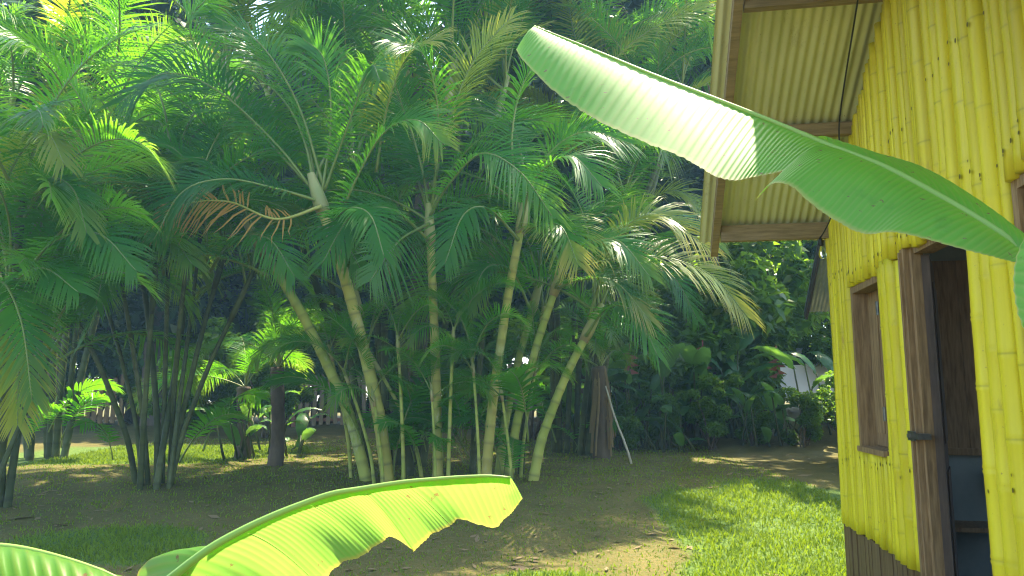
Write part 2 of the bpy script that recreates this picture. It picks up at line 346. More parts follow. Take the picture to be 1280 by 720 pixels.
def build_hut():
    h = thing('bamboo_hut', 'yellow painted bamboo hut with corrugated metal gable roof and open door', 'hut', HORG, HROT)
    mb = MB(); top = lambda c: roofz(c) - .02
    pole_run(mb, .02, .55, .47, top, .036, .046, knots=(.95, 2.28), lean=-.02)
    pole_run(mb, .55, 1.23, .47, lambda c: 1.05, .026, .036, knots=(.98,), jt=.012)
    pole_run(mb, .55, 1.23, 2.16, top, .024, .034, y=-.012, knots=(2.24, 2.86), jz=.02)
    pole_run(mb, 1.23, 1.665, .47, lambda c: 2.2, .05, .06, knots=(1.0,), lean=-.012)
    pole_run(mb, 1.23, 1.665, 2.18, top, .027, .037, y=-.014, knots=(2.25, 2.86), jz=.02)
    pole_run(mb, 1.665, 2.12, 2.20, top, .028, .036, y=-.012, knots=(2.27, 2.88), jz=.02)
    pole(mb, 2.19, -.02, 2.19, roofz(2.19) - .12, .062, 0, (2.3,))
    pole_run(mb, 2.25, 2.54, 2.2, top, .036, .046, y=-.012, knots=(2.36, 2.95), jz=.02)
    pole_run(mb, 2.54, 2.93, .47, top, .05, .064, knots=(1.0, 2.33, 2.98), lean=-.012)
    pole_run(mb, 2.93, 3.6, .47, lambda c: 1.05, .034, .045, knots=(.98,), jt=.012)
    pole_run(mb, 2.93, 3.6, 2.26, top, .04, .052, y=-.012, knots=(2.36, 2.95), jz=.02)
    pole_run(mb, 3.6, W_ - .02, .47, top, .04, .055, knots=(.95, 2.3))
    mb.build('bamboo_wall', M['yellow'], h, True)
    # the sides and back that the photograph does not face
    mb = MB()
    for side in (0, 1):
        y = .04
        while y < D_:
            r = .045; s = -.0 if side == 0 else W_
            z = .47; pts = [Vector((s, y + r, .47)), Vector((s, y + r, 1.5)), Vector((s, y + r, EAVE - .03))]
            mb.tube(pts, [r, r * .96, r * .94], 8); y += 2 * r
    s = .03
    while s < W_:
        r = .045; mb.tube([Vector((s + r, D_, .47)), Vector((s + r, D_, 1.7)), Vector((s + r, D_, roofz(min(W_, s + r)) - .03))] if not 1.0 < s < 3.1 else [Vector((s + r, D_, .47)), Vector((s + r, D_, .8)), Vector((s + r, D_, 1.0))], [r, r * .96, r * .92], 8); s += 2 * r  # middle stretch cut low, an opening added to let daylight into the room
    mb.build('outer_bamboo_wall', M['yellow'], h, True)
    # inner backing boards behind the culms
    b = MB()
    for s0, s1, z0, z1 in ((.06, .56, .47, 2.72), (.56, 1.22, .47, 1.03), (.56, 1.22, 2.17, 2.75), (1.22, 1.66, .47, 2.75), (1.66, 2.55, 2.24, 2.75), (2.55, 2.93, .47, 2.75), (2.93, 3.6, .47, 1.03), (2.93, 3.6, 2.27, 2.75), (3.6, 4.18, .47, 2.72)):
        b.box(s0, s1, .098, .12, z0, z1)
    g = [Vector((.06, .098, 2.755)), Vector((4.18, .098, 2.755)), Vector((RIDGE, .098, roofz(RIDGE) - .05))]
    b.add(g + [q + Vector((0, .022, 0)) for q in g], [(0, 1, 2), (5, 4, 3), (0, 3, 4, 1), (1, 4, 5, 2), (2, 5, 3, 0)])
    b.build('backing_board', M['wood_dark'], h)
    # brown boards at the foot
    b = MB()
    for s0, s1 in ((.03, 1.66), (2.55, 4.2)):
        s = s0
        while s < s1:
            w = min(random.uniform(.05, .075), s1 - s); b.box(s + .003, s + w - .003, rnd_y(), .09, -.05, .475 + random.uniform(-.012, .01)); s += w
    b.box(.0, .028, .03, D_, -.05, .465); b.box(W_ - .028, W_, .03, D_, -.05, .465); b.box(.03, W_ - .03, D_ - .04, D_ - .01, -.05, .465)
    b.build('foot_boards', M['brown_board'], h)
    # rooms inside
    b = MB(); b.box(.06, W_ - .06, .125, D_ - .06, -.04, .14); b.build('floor', M['floor'], h)
    b = MB(); b.box(.055, .09, .125, D_ - .06, .142, 2.7); b.box(.092, 1.0, D_ - .055, D_ - .05, .142, 2.7); b.box(3.19, W_ - .095, D_ - .055, D_ - .05, .142, 2.7); b.box(1.001, 3.189, D_ - .055, D_ - .05, .142, 1.0); b.box(W_ - .09, W_ - .055, .125, D_ - .06, .142, 2.7)
    b.build('inner_wall', M['inner'], h)
    b = MB()
    for k in range(9): b.box(.094, .115, .3 + k * .3, .597 + k * .3, .98, 2.40)
    b.box(.116, .14, .3, 3.0, .98, 1.03)
    b.build('inner_panelling', M['wood'], h)
    b = MB(); b.box(.094, .42, .6, 1.22, .49, .52); b.build('shelf', M['wood'], h)
    b = MB(); b.box(.094, .24, 1.12, 1.42, .74, .92); b.box(.242, .25, 1.14, 1.40, .76, .90, 1); b.build('wall_cupboard', M['wood_dark'], h)
    b = MB(); b.box(.1, W_ - .1, .09, D_ - .06, 2.55, 2.57); b.build('ceiling_board', M['wood_dark'], h)
    # window: frame, two shutters swung in
    for s0, s1, z0, z1 in ((.56, 1.22, 1.04, 2.15), (2.94, 3.59, 1.04, 2.25)):
        f = MB(); f.box(s0, s0 + .045, .03, .19, z0, z1); f.box(s1 - .045, s1, .03, .19, z0, z1)
        f.box(s0 + .046, s1 - .046, -.0 + .032, .19, z1 - .045, z1 - .001); 
        fr = f.build('window_frame', M['wood'], h)
        q = MB(); q.box(s0 + .046, s1 - .046, .0, .19, z0 - .004, z0 + .03); q.build('sill', M['wood'], fr)
        q = MB(); q.box(s0 + .05, s0 + .27, .13, .155, z0 + .035, z1 - .05); q.box(s0 + .07, s0 + .25, .123, .129, z0 + .12, z1 - .14)
        q.build('shutter', M['wood'], fr)
        q = MB(); q.box(s0 + .34, s0 + .365, .13, .45, z0 + .035, z1 - .05); q.box(s0 + .3655, s0 + .371, .16, .42, z0 + .12, z1 - .14); q.build('shutter', M['wood_dark'], fr)
        q = MB()
        for z in (z0 + .2, z1 - .22): q.tube([Vector((s0 + .275, .122, z)), Vector((s0 + .275, .122, z + .09))], [.012, .012], 8)
        q.build('hinge', M['metal'], fr)
    # door
    f = MB(); f.box(1.672, 1.728, .01, .075, .05, 2.21); f.box(1.7285, 1.765, .04, .10, .05, 2.205); f.box(2.52, 2.56, .05, .15, .14, 2.2); f.box(1.7685, 2.518, .05, .15, 2.17, 2.215); f.box(1.68, 1.705, -.004, .0095, .06, 2.19)
    f.build('door_frame', M['wood'], h)
    dr = MB(); dr.box(-.02, .02, .0, .62, .16, 2.16)
    for z0, z1 in ((.3, 1.0), (1.15, 2.02)): dr.box(-.028, -.0205, .1, .52, z0, z1); dr.box(.0205, .028, .1, .52, z0, z1)
    door = dr.build('door', M['wood_dark'], h); door.location = (1.79, .10, 0); door.rotation_euler = (0, 0, rad(68.5))
    l = MB(); l.box(1.68, 1.775, -.018, -.0065, 1.165, 1.215); l.box(1.776, 1.83, -.016, .05, 1.175, 1.205); l.box(1.705, 1.735, -.031, -.0185, 1.18, 1.2); l.build('latch', M['metal'], h)
    # roof: corrugated sheets, ridge, purlins, rafters
    r = MB(); pitch = .058; y0, y1 = -.93, D_ + .35; ny = int((y1 - y0) / pitch * 6)
    for sgn in (0, 1):
        v = []; ss = np.linspace(-.16, RIDGE, 6)
        for s in ss:
            x = s if sgn == 0 else W_ - s
            for j in range(ny + 1):
                y = y0 + (y1 - y0) * j / ny
                v.append(Vector((x, y, EAVE + K * s + .045 + .009 * math.sin(2 * math.pi * (y - y0) / pitch))))
        nn = ny + 1
        r.add(v, [(i*nn+j, i*nn+j+1, (i+1)*nn+j+1, (i+1)*nn+j) if sgn else (i*nn+j+1, i*nn+j, (i+1)*nn+j, (i+1)*nn+j+1) for i in range(5) for j in range(ny)])
    roof = r.build('roof', M['tin'], h, True)
    c = MB(); zr = EAVE + K * RIDGE + .062
    v = [Vector((RIDGE + ds, y, zr - abs(ds) * K + .004)) for y in (y0 - .01, y1 + .01) for ds in (-.16, 0, .16)]
    c.add(v, [(0, 1, 4, 3), (1, 2, 5, 4)]); c.build('ridge_cap', M['tin'], roof)
    for s in (.87, 1.73, W_ - .87, W_ - 1.73):
        z = roofz(s) - .005; pw = MB()
        pw.box(s - .03, s + .03, -.775, D_ + .3, z - .055, z + .03); pw.build('purlin', M['wood_beam'], roof)
    for s in (.03, W_ - .03):
        e = MB(); e.box(s - .028, s + .028, -.775, D_ + .3, EAVE - .085, EAVE + .04); e.build('eave_beam', M['wood_beam'], roof)
    for y in (-.81, D_ + .33):
        for sgn in (0, 1):
            a = -.2 if sgn == 0 else W_ + .2
            f = MB(); f.beam((a, y, EAVE - K * .2 - .01), (RIDGE + (-.001 if sgn == 0 else .001), y, EAVE + K * RIDGE - .01), .055, .085)
            f.build('rafter', M['wood_beam'], roof)
    f = MB()
    for sgn in (0, 1):
        a = -.02 if sgn == 0 else W_ + .02
        f.beam((a, .085 + .04, EAVE - .1), (RIDGE, .085 + .04, EAVE + K * RIDGE - .09), .05, .07)
    f.build('gable_rafter', M['wood_dark'], roof)
    return h
HUT = build_hut()
HM = Matrix.Translation(HORG) @ Matrix.Rotation(HROT, 4, 'Z')
def hutp(s, y, z): return HM @ Vector((s, y, z))

def build_string_lights():
    t = thing('string_lights', 'black cord of clear bulbs hanging beneath the roof overhang beside the bamboo gable', 'string lights', hutp(1.6, -.17, 3.6))
    inv = -t.location
    P = [hutp(*q) + inv for q in ((1.9, -.16, 3.72), (1.2, -.13, 3.2), (1.02, -.1, 2.98), (.93, -.11, 2.83), (.86, -.10, 2.76), (.5, -.06, 2.66), (.22, -.07, 2.58), (.1, -.04, 2.62))]
    w = MB(); pts = [catmull(P, i / 40) for i in range(41)]; w.tube(pts, [.005] * 41, 6); w.build('cord', M['black'], t)
    for q, dirv in ((P[2], Vector((.05, 0, -1))), (P[4], Vector((0, 0, -1))), (P[6], Vector((.1, 0, -1)))):
        d = dirv.normalized(); b = MB()
        b.tube([q + d * .0, q + d * .015, q + d * .05, q + d * .06], [.010, .016, .018, .014], 10); sk = b.build('socket', M['black'], t, True)
        g = MB(); prof = [(.061, .012), (.075, .014), (.095, .023), (.12, .029), (.142, .026), (.158, .015), (.163, .003)]
        g.tube([q + d * a for a, _ in prof], [r for _, r in prof], 14); g.build('bulb', M['glass'], t, True)
build_string_lights()

def build_neighbour():
    org = at(1050, 495, 12.2); org.z = gz(org.x, org.y) - .05
    h = thing('neighbour_hut', 'small yellow hut with blue grey metal roof half hidden behind the big hut', 'hut', org, HROT)
    w, dp, ez, k = 3.0, 3.0, 2.55, .75
    mb = MB()
    s = 0.0
    while s < w:
        zt = ez + k * (s + .04 if s < w / 2 else w - s - .04); mb.tube([Vector((s + .045, 0, 0)), Vector((s + .045, 0, zt))], [.046, .044], 8); s += .09
    y = .05
    while y < dp:
        for s in (0, w): mb.tube([Vector((s, y + .045, 0)), Vector((s, y + .045, ez))], [.046, .044], 8)
        y += .09
    mb.build('wall', M['yellow'], h, True)
    r = MB(); y0, y1 = -.42, dp + .3; ny = 380
    for sgn in (0, 1):
        v = []; ss = (-.3, w / 2)
        for s in ss:
            x = s if sgn == 0 else w - s
            for j in range(ny + 1):
                yy = y0 + (y1 - y0) * j / ny; v.append(Vector((x, yy, ez + k * s + .05 + .009 * math.sin(2 * math.pi * (yy - y0) / .06))))
        nn = ny + 1; r.add(v, [(j, j+1, nn+j+1, nn+j) for j in range(ny)])
    rf = r.build('roof', M['tin_blue'], h, True)
    f = MB()
    for sgn in (0, 1):
        a = -.3 if sgn == 0 else w + .3
        f.beam((a, y0 + .03, ez - k * .3 - .03), (w / 2, y0 + .03, ez + k * w / 2 - .03), .04, .12)
    f.build('barge_board', M['wood_dark'], rf)
build_neighbour()

# ------------------------------------------------------------------ fences, car, stick
def picket_fence(name, label, a, b, h, mats, gap, w):
    a = Vector((a.x, a.y, gz(a.x, a.y))); b = Vector((b.x, b.y, gz(b.x, b.y)))
    t = thing(name, label, 'fence', a, math.atan2(b.y - a.y, b.x - a.x), 'picket fence sections at the back of the yard')
    L = (b - a).length
    r = MB()
    for z in (.14, h * .78): r.box(0, L, .02, .07, z, z + .09)
    r.build('rail', mats[1], t)
    for x in (-.05, L + .05):
        p = MB(); p.box(x - .05, x + .05, -.03, .07, -.1, h + .08); p.build('post', mats[1], t)
    x = .06; pm = None
    while x < L - w:
        if pm is None:
            q = MB(); q.box(0, w, -.01, .018, .05, h - .06); q.add([Vector(c) for c in ((0,-.01,h-.06),(w,-.01,h-.06),(w,.018,h-.06),(0,.018,h-.06),(w/2,-.01,h),(w/2,.018,h))], [(0,1,4),(3,5,2),(1,2,5,4),(0,4,5,3)])
            pm = q.mesh('picket', mats[0])
        o = link('picket', pm, t, (x, 0, random.uniform(-.02, .02))); o.rotation_euler = (0, random.uniform(-.02, .02), 0)
        x += gap
picket_fence('picket_fence', 'brown picket fence with red brown bottom rail beyond the stubby palm trunks', at(370, 500, 20), at(462, 500, 20), 1.35, (M['paint_pale'], M['paint_red']), .185, .1)
picket_fence('picket_fence', 'brown wooden picket fence glimpsed behind the right stems of the tall palm clump', at(640, 500, 19.5), at(720, 500, 19.5), 1.5, (M['paint_pale'], M['paint_pale']), .185, .115)
picket_fence('picket_fence', 'shaded dark picket fence at the far left beyond the sunlit lawn', at(20, 500, 21), at(150, 500, 21), 1.3, (M['wood'], M['wood']), .17, .12)

def build_car():
    c = at(1002, 470, 17.5); c.z = gz(c.x, c.y)
    t = thing('parked_car', 'white parked car glimpsed through the hedge beside the huts', 'car', c, rad(12))
    prof = [(-2.1, .32), (-2.1, .75), (-1.95, .92), (-1.1, 1.0), (-.35, 1.42), (.9, 1.45), (1.6, 1.02), (2.02, .95), (2.1, .7), (2.1, .32)]
    b = MB(); v = []
    for y, sc in ((-.84, .96), (-.78, 1), (.78, 1), (.84, .96)):
        v += [Vector((x, y * (1 if z < 1.03 else .86), .3 + (z - .3) * sc)) for x, z in prof]
    n = len(prof); f = [(i*n+j, i*n+(j+1) % n, (i+1)*n+(j+1) % n, (i+1)*n+j) for i in range(3) for j in range(n)] + [tuple(range(n-1, -1, -1)), tuple(range(3*n, 4*n))]
    b.add(v, f); b.build('body', M['car'], t)
    for y in (-.79, .79):
        g = MB(); sy = 1 if y > 0 else -1
        q = [Vector((x, (.845 if z < 1.03 else .735) * sy, z)) for x, z in ((-.95, 1.02), (-.33, 1.35), (.85, 1.38), (1.38, 1.03))]
        g.add(q + [p + Vector((0, -.03 * sy, 0)) for p in q], [(0,1,2,3),(7,6,5,4),(0,4,5,1),(1,5,6,2),(2,6,7,3),(3,7,4,0)]); g.build('side_window', M['car_glass'], t)
    for x0, z0, x1, z1 in ((-1.04, 1.055, -.42, 1.40), (.97, 1.43, 1.53, 1.09)):
        g = MB(); d = -.02 if x0 < 0 else .02
        g.add([Vector((x0 + d, -.6, z0 + .01)), Vector((x0 + d, .6, z0 + .01)), Vector((x1 + d, .56, z1 + .01)), Vector((x1 + d, -.56, z1 + .01))], [(0,1,2,3)]); g.build('windscreen', M['car_glass'], t)
    for x in (-1.3, 1.3):
        for y in (-.8, .8):
            w = MB(); w.tube([Vector((x, y - .1, .31)), Vector((x, y + .1, .31))], [.31, .31], 20); wh = w.build('wheel', M['tyre'], t)
            w = MB(); w.tube([Vector((x, y - .106, .31)), Vector((x, y + .106, .31))], [.18, .18], 14); w.build('rim', M['metal'], wh)
    for y in (-.6, .6):
        l = MB(); l.box(-2.115, -2.05, y - .16, y + .16, .66, .8); l.build('headlight', M['glass'], t)
build_car()

def build_stick():
    a = gp(790, 580); b = at(756, 480, a.y + .35)
    m_ = MB(); pts = [a.lerp(b, i / 6) + Vector((.012 * math.sin(i * 1.3), .01 * math.cos(i), 0)) - a for i in range(7)]
    m_.tube(pts, [.018, .017, .017, .016, .015, .014, .011], 7)
    o = m_.build('garden_stick', M['twig'], None, True); o.location = a - Vector((0, 0, .03))
    tag(o, 'thin pale bare stick leaning against the palm with dry hanging leaves', 'stick')
build_stick()

# ------------------------------------------------------------------ palms
def frond_mesh(P, L, pf=.2, nl=44, a0=72, a1=28, vee=25, droop=.35, twist0=0.0, twist1=0.0, wid=.036, tip=.0, seed=0, rr=(.024, .004), dead=False):
    """one feather leaf: stalk through the points P (metres), nl leaflets a side; returns (leaf blades MB, stalk MB)"""
    rg = random.Random(seed); NS = 26
    pts = [catmull(P, i / NS) for i in range(NS + 1)]
    st = MB(); st.tube(pts, [rr[0] + (rr[1] - rr[0]) * (i / NS) ** .6 for i in range(NS + 1)], 6)
    V = []; F3 = []; F4 = []; A = []
    for k in range(nl):
        t = pf + (1 - pf) * (k + .5) / nl
        p = catmull(P, t); T = (catmull(P, min(1, t + .015)) - catmull(P, t - .015)).normalized()
        side = T.cross(Vector((0, 0, 1)))
        if side.length < .15: side = T.cross(Vector((0, 1, 0)))
        side.normalize(); u = (t - pf) / (1 - pf)
        tw = twist0 + (twist1 - twist0) * u; side = Matrix.Rotation(tw, 3, T) @ side; nrm = side.cross(T).normalized()
        shape = min(1, .55 + 1.6 * u) * (1 - .62 * max(0, (u - .45) / .55) ** 1.5)
        for sg in (-1, 1):
            if rg.random() < (.22 if dead else .025): continue
            al = rad(a0 + (a1 - a0) * u + rg.uniform(-5, 5)); ve = rad(vee + rg.uniform(-7, 7)) * (1 - .5 * u)
            D = (T * math.cos(al) + (side * sg * math.cos(ve) + nrm * math.sin(ve)) * math.sin(al)).normalized()
            Wd = (T - D * T.dot(D)).normalized()
            ln = L * shape * rg.uniform(.9, 1.06); dr = droop * rg.uniform(.7, 1.35); b = len(V); w = wid * rg.uniform(.85, 1.1) * (.7 + .3 * shape)
            crease = D.cross(Wd)
            for q, wq in ((.0, .35), (.12, .95), (.4, 1.0), (.72, .62)):
                c = p + D * (ln * q) - Vector((0, 0, 1)) * (ln * dr * q * q)
                if q > .5 and dead: c += Wd * rg.uniform(-.03, .03)
                V += [c - Wd * (w * wq / 2), c + Wd * (w * wq / 2)]
                A += [max(0, tip * (q - .3) + (tip * .6 if u > .75 else 0))] * 2
            V.append(p + D * ln * .97 - Vector((0, 0, 1)) * (ln * dr)); A.append(min(1, tip * 1.1 + .12))
            for j in range(3): F4.append((b + 2*j, b + 2*j + 1, b + 2*j + 3, b + 2*j + 2))
            F3.append((b + 6, b + 7, b + 8))
    return (np.array([tuple(q) for q in V]), F4, F3, A), st
def frond_pair(name_mats, *a, **k):
    (V, F4, F3, A), st = frond_mesh(*a, **k)
    blade = raw_mesh('frond', V, [np.array(F4), np.array(F3)], name_mats[0], A)
    return blade, st.mesh('stalk', name_mats[1], True)
def arch(e0, bend, ln, rg):
    """stalk rising at e0 degrees and bending over as it goes"""
    P = [Vector((0, 0, 0))]; e = rad(e0); n = 8; sw = rg.uniform(-.25, .25); az = 0
    for i in range(n):
        e -= rad(bend) / n * (.35 + 1.3 * i / n); az += sw / n
        P.append(P[-1] + Vector((math.cos(e) * math.cos(az), math.cos(e) * math.sin(az), math.sin(e))) * ln / n)
    return P
VAR = {}
def make_variants():
    i = 0
    for cls, e0, bend, tip in (('up', 84, 62, .15), ('up', 80, 85, .3), ('mid', 68, 95, .1), ('mid', 62, 110, .35), ('mid', 70, 120, .2), ('low', 45, 95, .25), ('low', 35, 85, .5), ('low', 50, 125, .35)):
        rg = random.Random(i)
        P = arch(e0, bend, 2.45, rg)
        tw = rg.choice((-1, 1)) * rg.uniform(.4, 1.2)
        VAR.setdefault(cls, []).append(frond_pair((M['frond'], M['rachis']), P, 0.76, .20, 56, 74, 26, rg.uniform(14, 34), rg.uniform(.22, .5), 0, tw, .023, tip, i)); i += 1
    rg = random.Random(99)
    VAR['yellow'] = [frond_pair((M['frond_yellow'], M['rachis']), arch(74, 80, 2.3, rg), .55, .24, 44, 74, 26, 26, .25, 0, .8, .036, .35, 77)]
    VAR['dead'] = [frond_pair((M['frond_dead'], M['stem_tan']), arch(15, 100, 2.0, rg), .5, .25, 36, 70, 26, 10, .7, 0, .4, .03, .3, 78, dead=True)]
    VAR['small'] = [frond_pair((M['frond'], M['rachis']), arch(72, 90, 1.25, rg), .42, .25, 24, 70, 26, 18, .3, 0, s, .034, .05, 80 + j, (.012, .003)) for j, s in enumerate((.5, -.7))]
make_variants()
def add_frond(parent, pair, loc, rz, tilt=0.0, roll=0.0, sc=1.0):
    o = link('frond', pair[0], parent, loc); o.rotation_euler = (roll, tilt, rz); o.scale = (sc, sc, sc)
    s = link('stalk', pair[1], parent, loc); s.rotation_euler = (roll, tilt, rz); s.scale = (sc, sc, sc)
def stem_mesh(pts, r0, r1, ring=.17, name='stem', mat=None):
    L = sum((b - a).length for a, b in zip(pts, pts[1:])); n = max(6, int(L / ring)); q = []; rr = []; aa = []
    rg = random.Random(int(L * 1000))
    for i in range(n):
        for du, k, a in ((0, 1.05, .7), (.1, 1.07, .35), (.2, 1.0, 0), (.6, .985, .05), (.9, 1.0, .25)):
            t = (i + du) / n; q.append(catmull(pts, t)); rr.append((r0 + (r1 - r0) * t ** .7) * k); aa.append(a * rg.uniform(.25, 1))
    q.append(pts[-1]); rr.append(r1); aa.append(.3)
    m_ = MB(); m_.tube(q, rr, 10, aa); return m_
def palm_stem(clump, base, top, r, mats=('stem', 'shaft'), nf=7, bow=None, shaft=.75, classes=('up', 'mid', 'mid', 'low'), sc=(.9, 1.15), rg=random, az0=None, back=False, yellow=.0):
    """a ringed cane with its green crownshaft and its feather leaves"""
    inv = -clump.location
    base = Vector(base); top = Vector(top)
    mid = base.lerp(top, .5) + (bow if bow else Vector(((top.x - base.x) * -.10, 0, 0)))
    P = [base - Vector((0, 0, .15)), base.lerp(mid, .5) + (mid - base.lerp(top, .5)) * .3, mid, mid.lerp(top, .5) + (mid - base.lerp(top, .5)) * .3, top]
    st = stem_mesh([p + inv for p in P], r * 1.04, r * .76).build('cane', M[mats[0]], clump, True)
    d = (P[-1] - P[-2]).normalized(); b = top
    sh = MB(); q = [b - d * .02, b + d * .1, b + d * shaft * .5, b + d * shaft]
    sh.tube([p + inv for p in q], [r * .9, r * 1.12, r * 1.0, r * .55], 10, [.8, .2, 0, .1]); sh.build('crownshaft', M[mats[1]], st, True)
    hub = b + d * shaft * .85 + inv
    if az0 is None: az0 = rg.uniform(0, 6.28)
    for i in range(nf):
        az = az0 + i * 2.4 + rg.uniform(-.3, .3)
        if back: az = math.pi / 2 + math.atan2(math.sin(az), math.cos(az)) * .55
        cls = classes[i % len(classes)]
        if rg.random() < yellow: cls = 'yellow'
        pair = rg.choice(VAR[cls])
        add_frond(st, pair, hub - d * (.05 * i), az, rg.uniform(-.12, .12), rg.uniform(-.2, .2), rg.uniform(*sc))
    return st
def px_frond(st, clump, pts, L=.58, mats=('frond', 'rachis'), pf=.16, nl=58, twist=(0, 0), vee=22, droop=.3, tip=.1, seed=1, a0=74, a1=28, wid=.023, dead=False):
    """a leaf with its own curve through places in the yard"""
    P = [at(*q) - clump.location for q in pts]
    pair = frond_pair((M[mats[0]], M[mats[1]]), P, L, pf, nl, a0, a1, vee, droop, twist[0], twist[1], wid, tip, seed, dead=dead)
    link('frond', pair[0], st); link('stalk', pair[1], st)
def shoots(clump, c, n, rx, rg, sc=(.6, 1.2)):
    for i in range(n):
        x, y = c.x + rg.uniform(-rx, rx), c.y + rg.uniform(-.5, .5)
        add_frond(clump, rg.choice(VAR['small']), Vector((x, y, gz(x, y) + rg.uniform(.0, .5))) - clump.location, rg.uniform(0, 6.28), rg.uniform(-.2, .2), 0, rg.uniform(*sc))
GP_ = 'feather leaved palm clumps'
def main_clump():
    c = gp(560, 600)
    t = thing('palm_clump', 'tall clump of thick pale ringed canes in the middle with bright arching feather leaves', 'palm', c, 0, GP_)
    rg = random.Random(11); Y = c.y
    def stem(b, tp, yb, yt, r, mats=('stem', 'shaft'), nf=5, **k):
        k.setdefault('shaft', .5); k.setdefault('back', True)
        g = at(b[0], b[1], yb); g.z = gz(g.x, g.y); return palm_stem(t, g, at(tp[0], tp[1], yt), r, mats, nf, rg=rg, **k)
    tw = 1.2
    s1 = stem((488, 600), (405, 268), Y - .3, Y - .7, 0.078, ('stem_tan', 'shaft'), 3)
    px_frond(s1, t, [(400, 250, Y-.7), (345, 180, Y-.8), (270, 112, Y-.9), (205, 92, Y-1), (150, 128, Y-1.1)], 0.81, twist=(-0.80, -1.20), seed=1, tip=.05)
    px_frond(s1, t, [(402, 245, Y-.7), (414, 150, Y-.8), (405, 75, Y-.9), (378, 48, Y-1.1)], 0.76, twist=(-1.40, -1.60), seed=2)
    px_frond(s1, t, [(400, 252, Y-.75), (345, 236, Y-1), (282, 224, Y-1.2), (228, 240, Y-1.4), (192, 300, Y-1.5)], 0.71, twist=(-0.50, -0.90), seed=3)
    px_frond(s1, t, [(402, 258, Y-.8), (345, 274, Y-1.0), (285, 252, Y-1.1), (225, 258, Y-1.2), (180, 298, Y-1.2)], .42, ('frond_dead', 'stem_tan'), twist=(-1.1, -1.3), vee=5, droop=.4, seed=4, dead=True, nl=44, wid=.022)
    px_frond(s1, t, [(405, 240, Y-.7), (432, 165, Y-.9), (462, 85, Y-1.2), (475, 100, Y-1.5)], 0.61, twist=(.4, .9), seed=5, tip=.2)
    px_frond(s1, t, [(415, 300, Y-.8), (440, 235, Y-1), (478, 168, Y-1.2), (520, 150, Y-1.4), (552, 178, Y-1.6)], 0.67, twist=(.6, .9), seed=6, tip=.4)
    s2 = stem((462, 602), (332, 318), Y, Y - .2, 0.070, nf=4)
    px_frond(s2, t, [(336, 345, Y-.3), (292, 326, Y-.6), (232, 318, Y-.9), (150, 340, Y-1.2), (104, 425, Y-1.3)], 0.61, twist=(-0.30, -0.40), seed=7)
    s3 = stem((548, 596), (538, 305), Y - .1, Y - .2, 0.063, ('stem_tan', 'shaft'), 4)
    px_frond(s3, t, [(538, 262, Y-.2), (556, 170, Y-.3), (590, 80, Y-.4), (640, 20, Y-.5)], 0.83, ('frond_yellow', 'rachis'), twist=(1.0, 1.2), seed=8, tip=.25)
    px_frond(s3, t, [(538, 270, Y-.3), (560, 232, Y-.6), (602, 192, Y-.9), (650, 215, Y-1.2), (690, 270, Y-1.4)], 0.73, twist=(.6, .9), seed=9, tip=.2)
    px_frond(s3, t, [(536, 280, Y-.4), (505, 296, Y-1.0), (485, 318, Y-1.5), (462, 352, Y-1.9)], 0.59, twist=(-0.80, -1.00), vee=10, seed=10, nl=40)
    px_frond(s3, t, [(538, 265, Y-.2), (522, 190, Y-.2), (500, 125, Y-.2), (480, 60, Y-.4)], 0.73, twist=(-1.30, -1.50), seed=11)
    s4 = stem((606, 598), (650, 290), Y - .2, Y - .3, 0.063, ('stem_tan', 'shaft'), 4)
    px_frond(s4, t, [(652, 290, Y-.3), (675, 282, Y-.6), (702, 284, Y-1), (722, 330, Y-1.3)], 0.61, twist=(.3, .5), seed=12, tip=.9)
    px_frond(s4, t, [(652, 275, Y-.3), (680, 200, Y-.4), (730, 165, Y-.5), (790, 180, Y-.6)], 0.71, twist=(.7, 1.0), seed=13)
    s5 = stem((634, 596), (692, 368), Y + .1, Y, 0.059, nf=4)
    px_frond(s5, t, [(694, 362, Y), (725, 350, Y-.4), (768, 352, Y-.7), (812, 400, Y-.9)], 0.63, twist=(.2, .4), seed=14, tip=.7)
    px_frond(s5, t, [(694, 350, Y), (760, 325, Y-.3), (830, 322, Y-.4), (890, 345, Y-.5), (934, 396, Y-.6)], 0.71, ('frond_yellow', 'rachis'), twist=(.5, .8), seed=15, tip=.3)
    s6 = stem((622, 592), (664, 392), Y + .4, Y + .5, 0.056, nf=4)
    s7 = stem((664, 602), (730, 425), Y - .1, Y, 0.063, ('stem', 'shaft'), 4, classes=('mid', 'low', 'mid', 'up'))
    px_frond(s7, t, [(735, 400, Y), (770, 300, Y-.2), (820, 268, Y-.3), (888, 312, Y-.5)], 0.67, ('frond_yellow', 'rachis'), twist=(.6, .8), seed=16, tip=.5)
    stem((512, 590), (492, 350), Y + .5, Y + .5, 0.070, ('stem_shaded', 'shaft'), 5)
    stem((590, 588), (612, 340), Y + .7, Y + .9, 0.044, ('stem_shaded', 'shaft'), 5)
    stem((480, 590), (452, 400), Y + .5, Y + .6, 0.044, ('stem_shaded', 'shaft'), 4)
    stem((650, 588), (672, 430), Y + .6, Y + .6, 0.044, ('stem_shaded', 'shaft'), 3)
    for (bx, tx, ty, dy, r_) in ((470, 436, 480, -.3, .022), (505, 498, 440, -.4, .024), (560, 566, 430, -.4, .024), (600, 592, 468, -.5, .02), (480, 468, 506, -.5, .02), (640, 628, 500, -.4, .02), (545, 540, 500, -.6, .018), (650, 668, 470, .2, .022), (440, 415, 450, .3, .024)):
        stem((bx, 598), (tx, ty), Y + dy, Y + dy, r_, ('stem', 'shaft'), 4, sc=(.3, .48), back=False, shaft=.2)
    stem((530, 588), (478, 470), Y + .3, Y + .3, 0.026, ('stem', 'shaft'), 3, sc=(.6, .8))
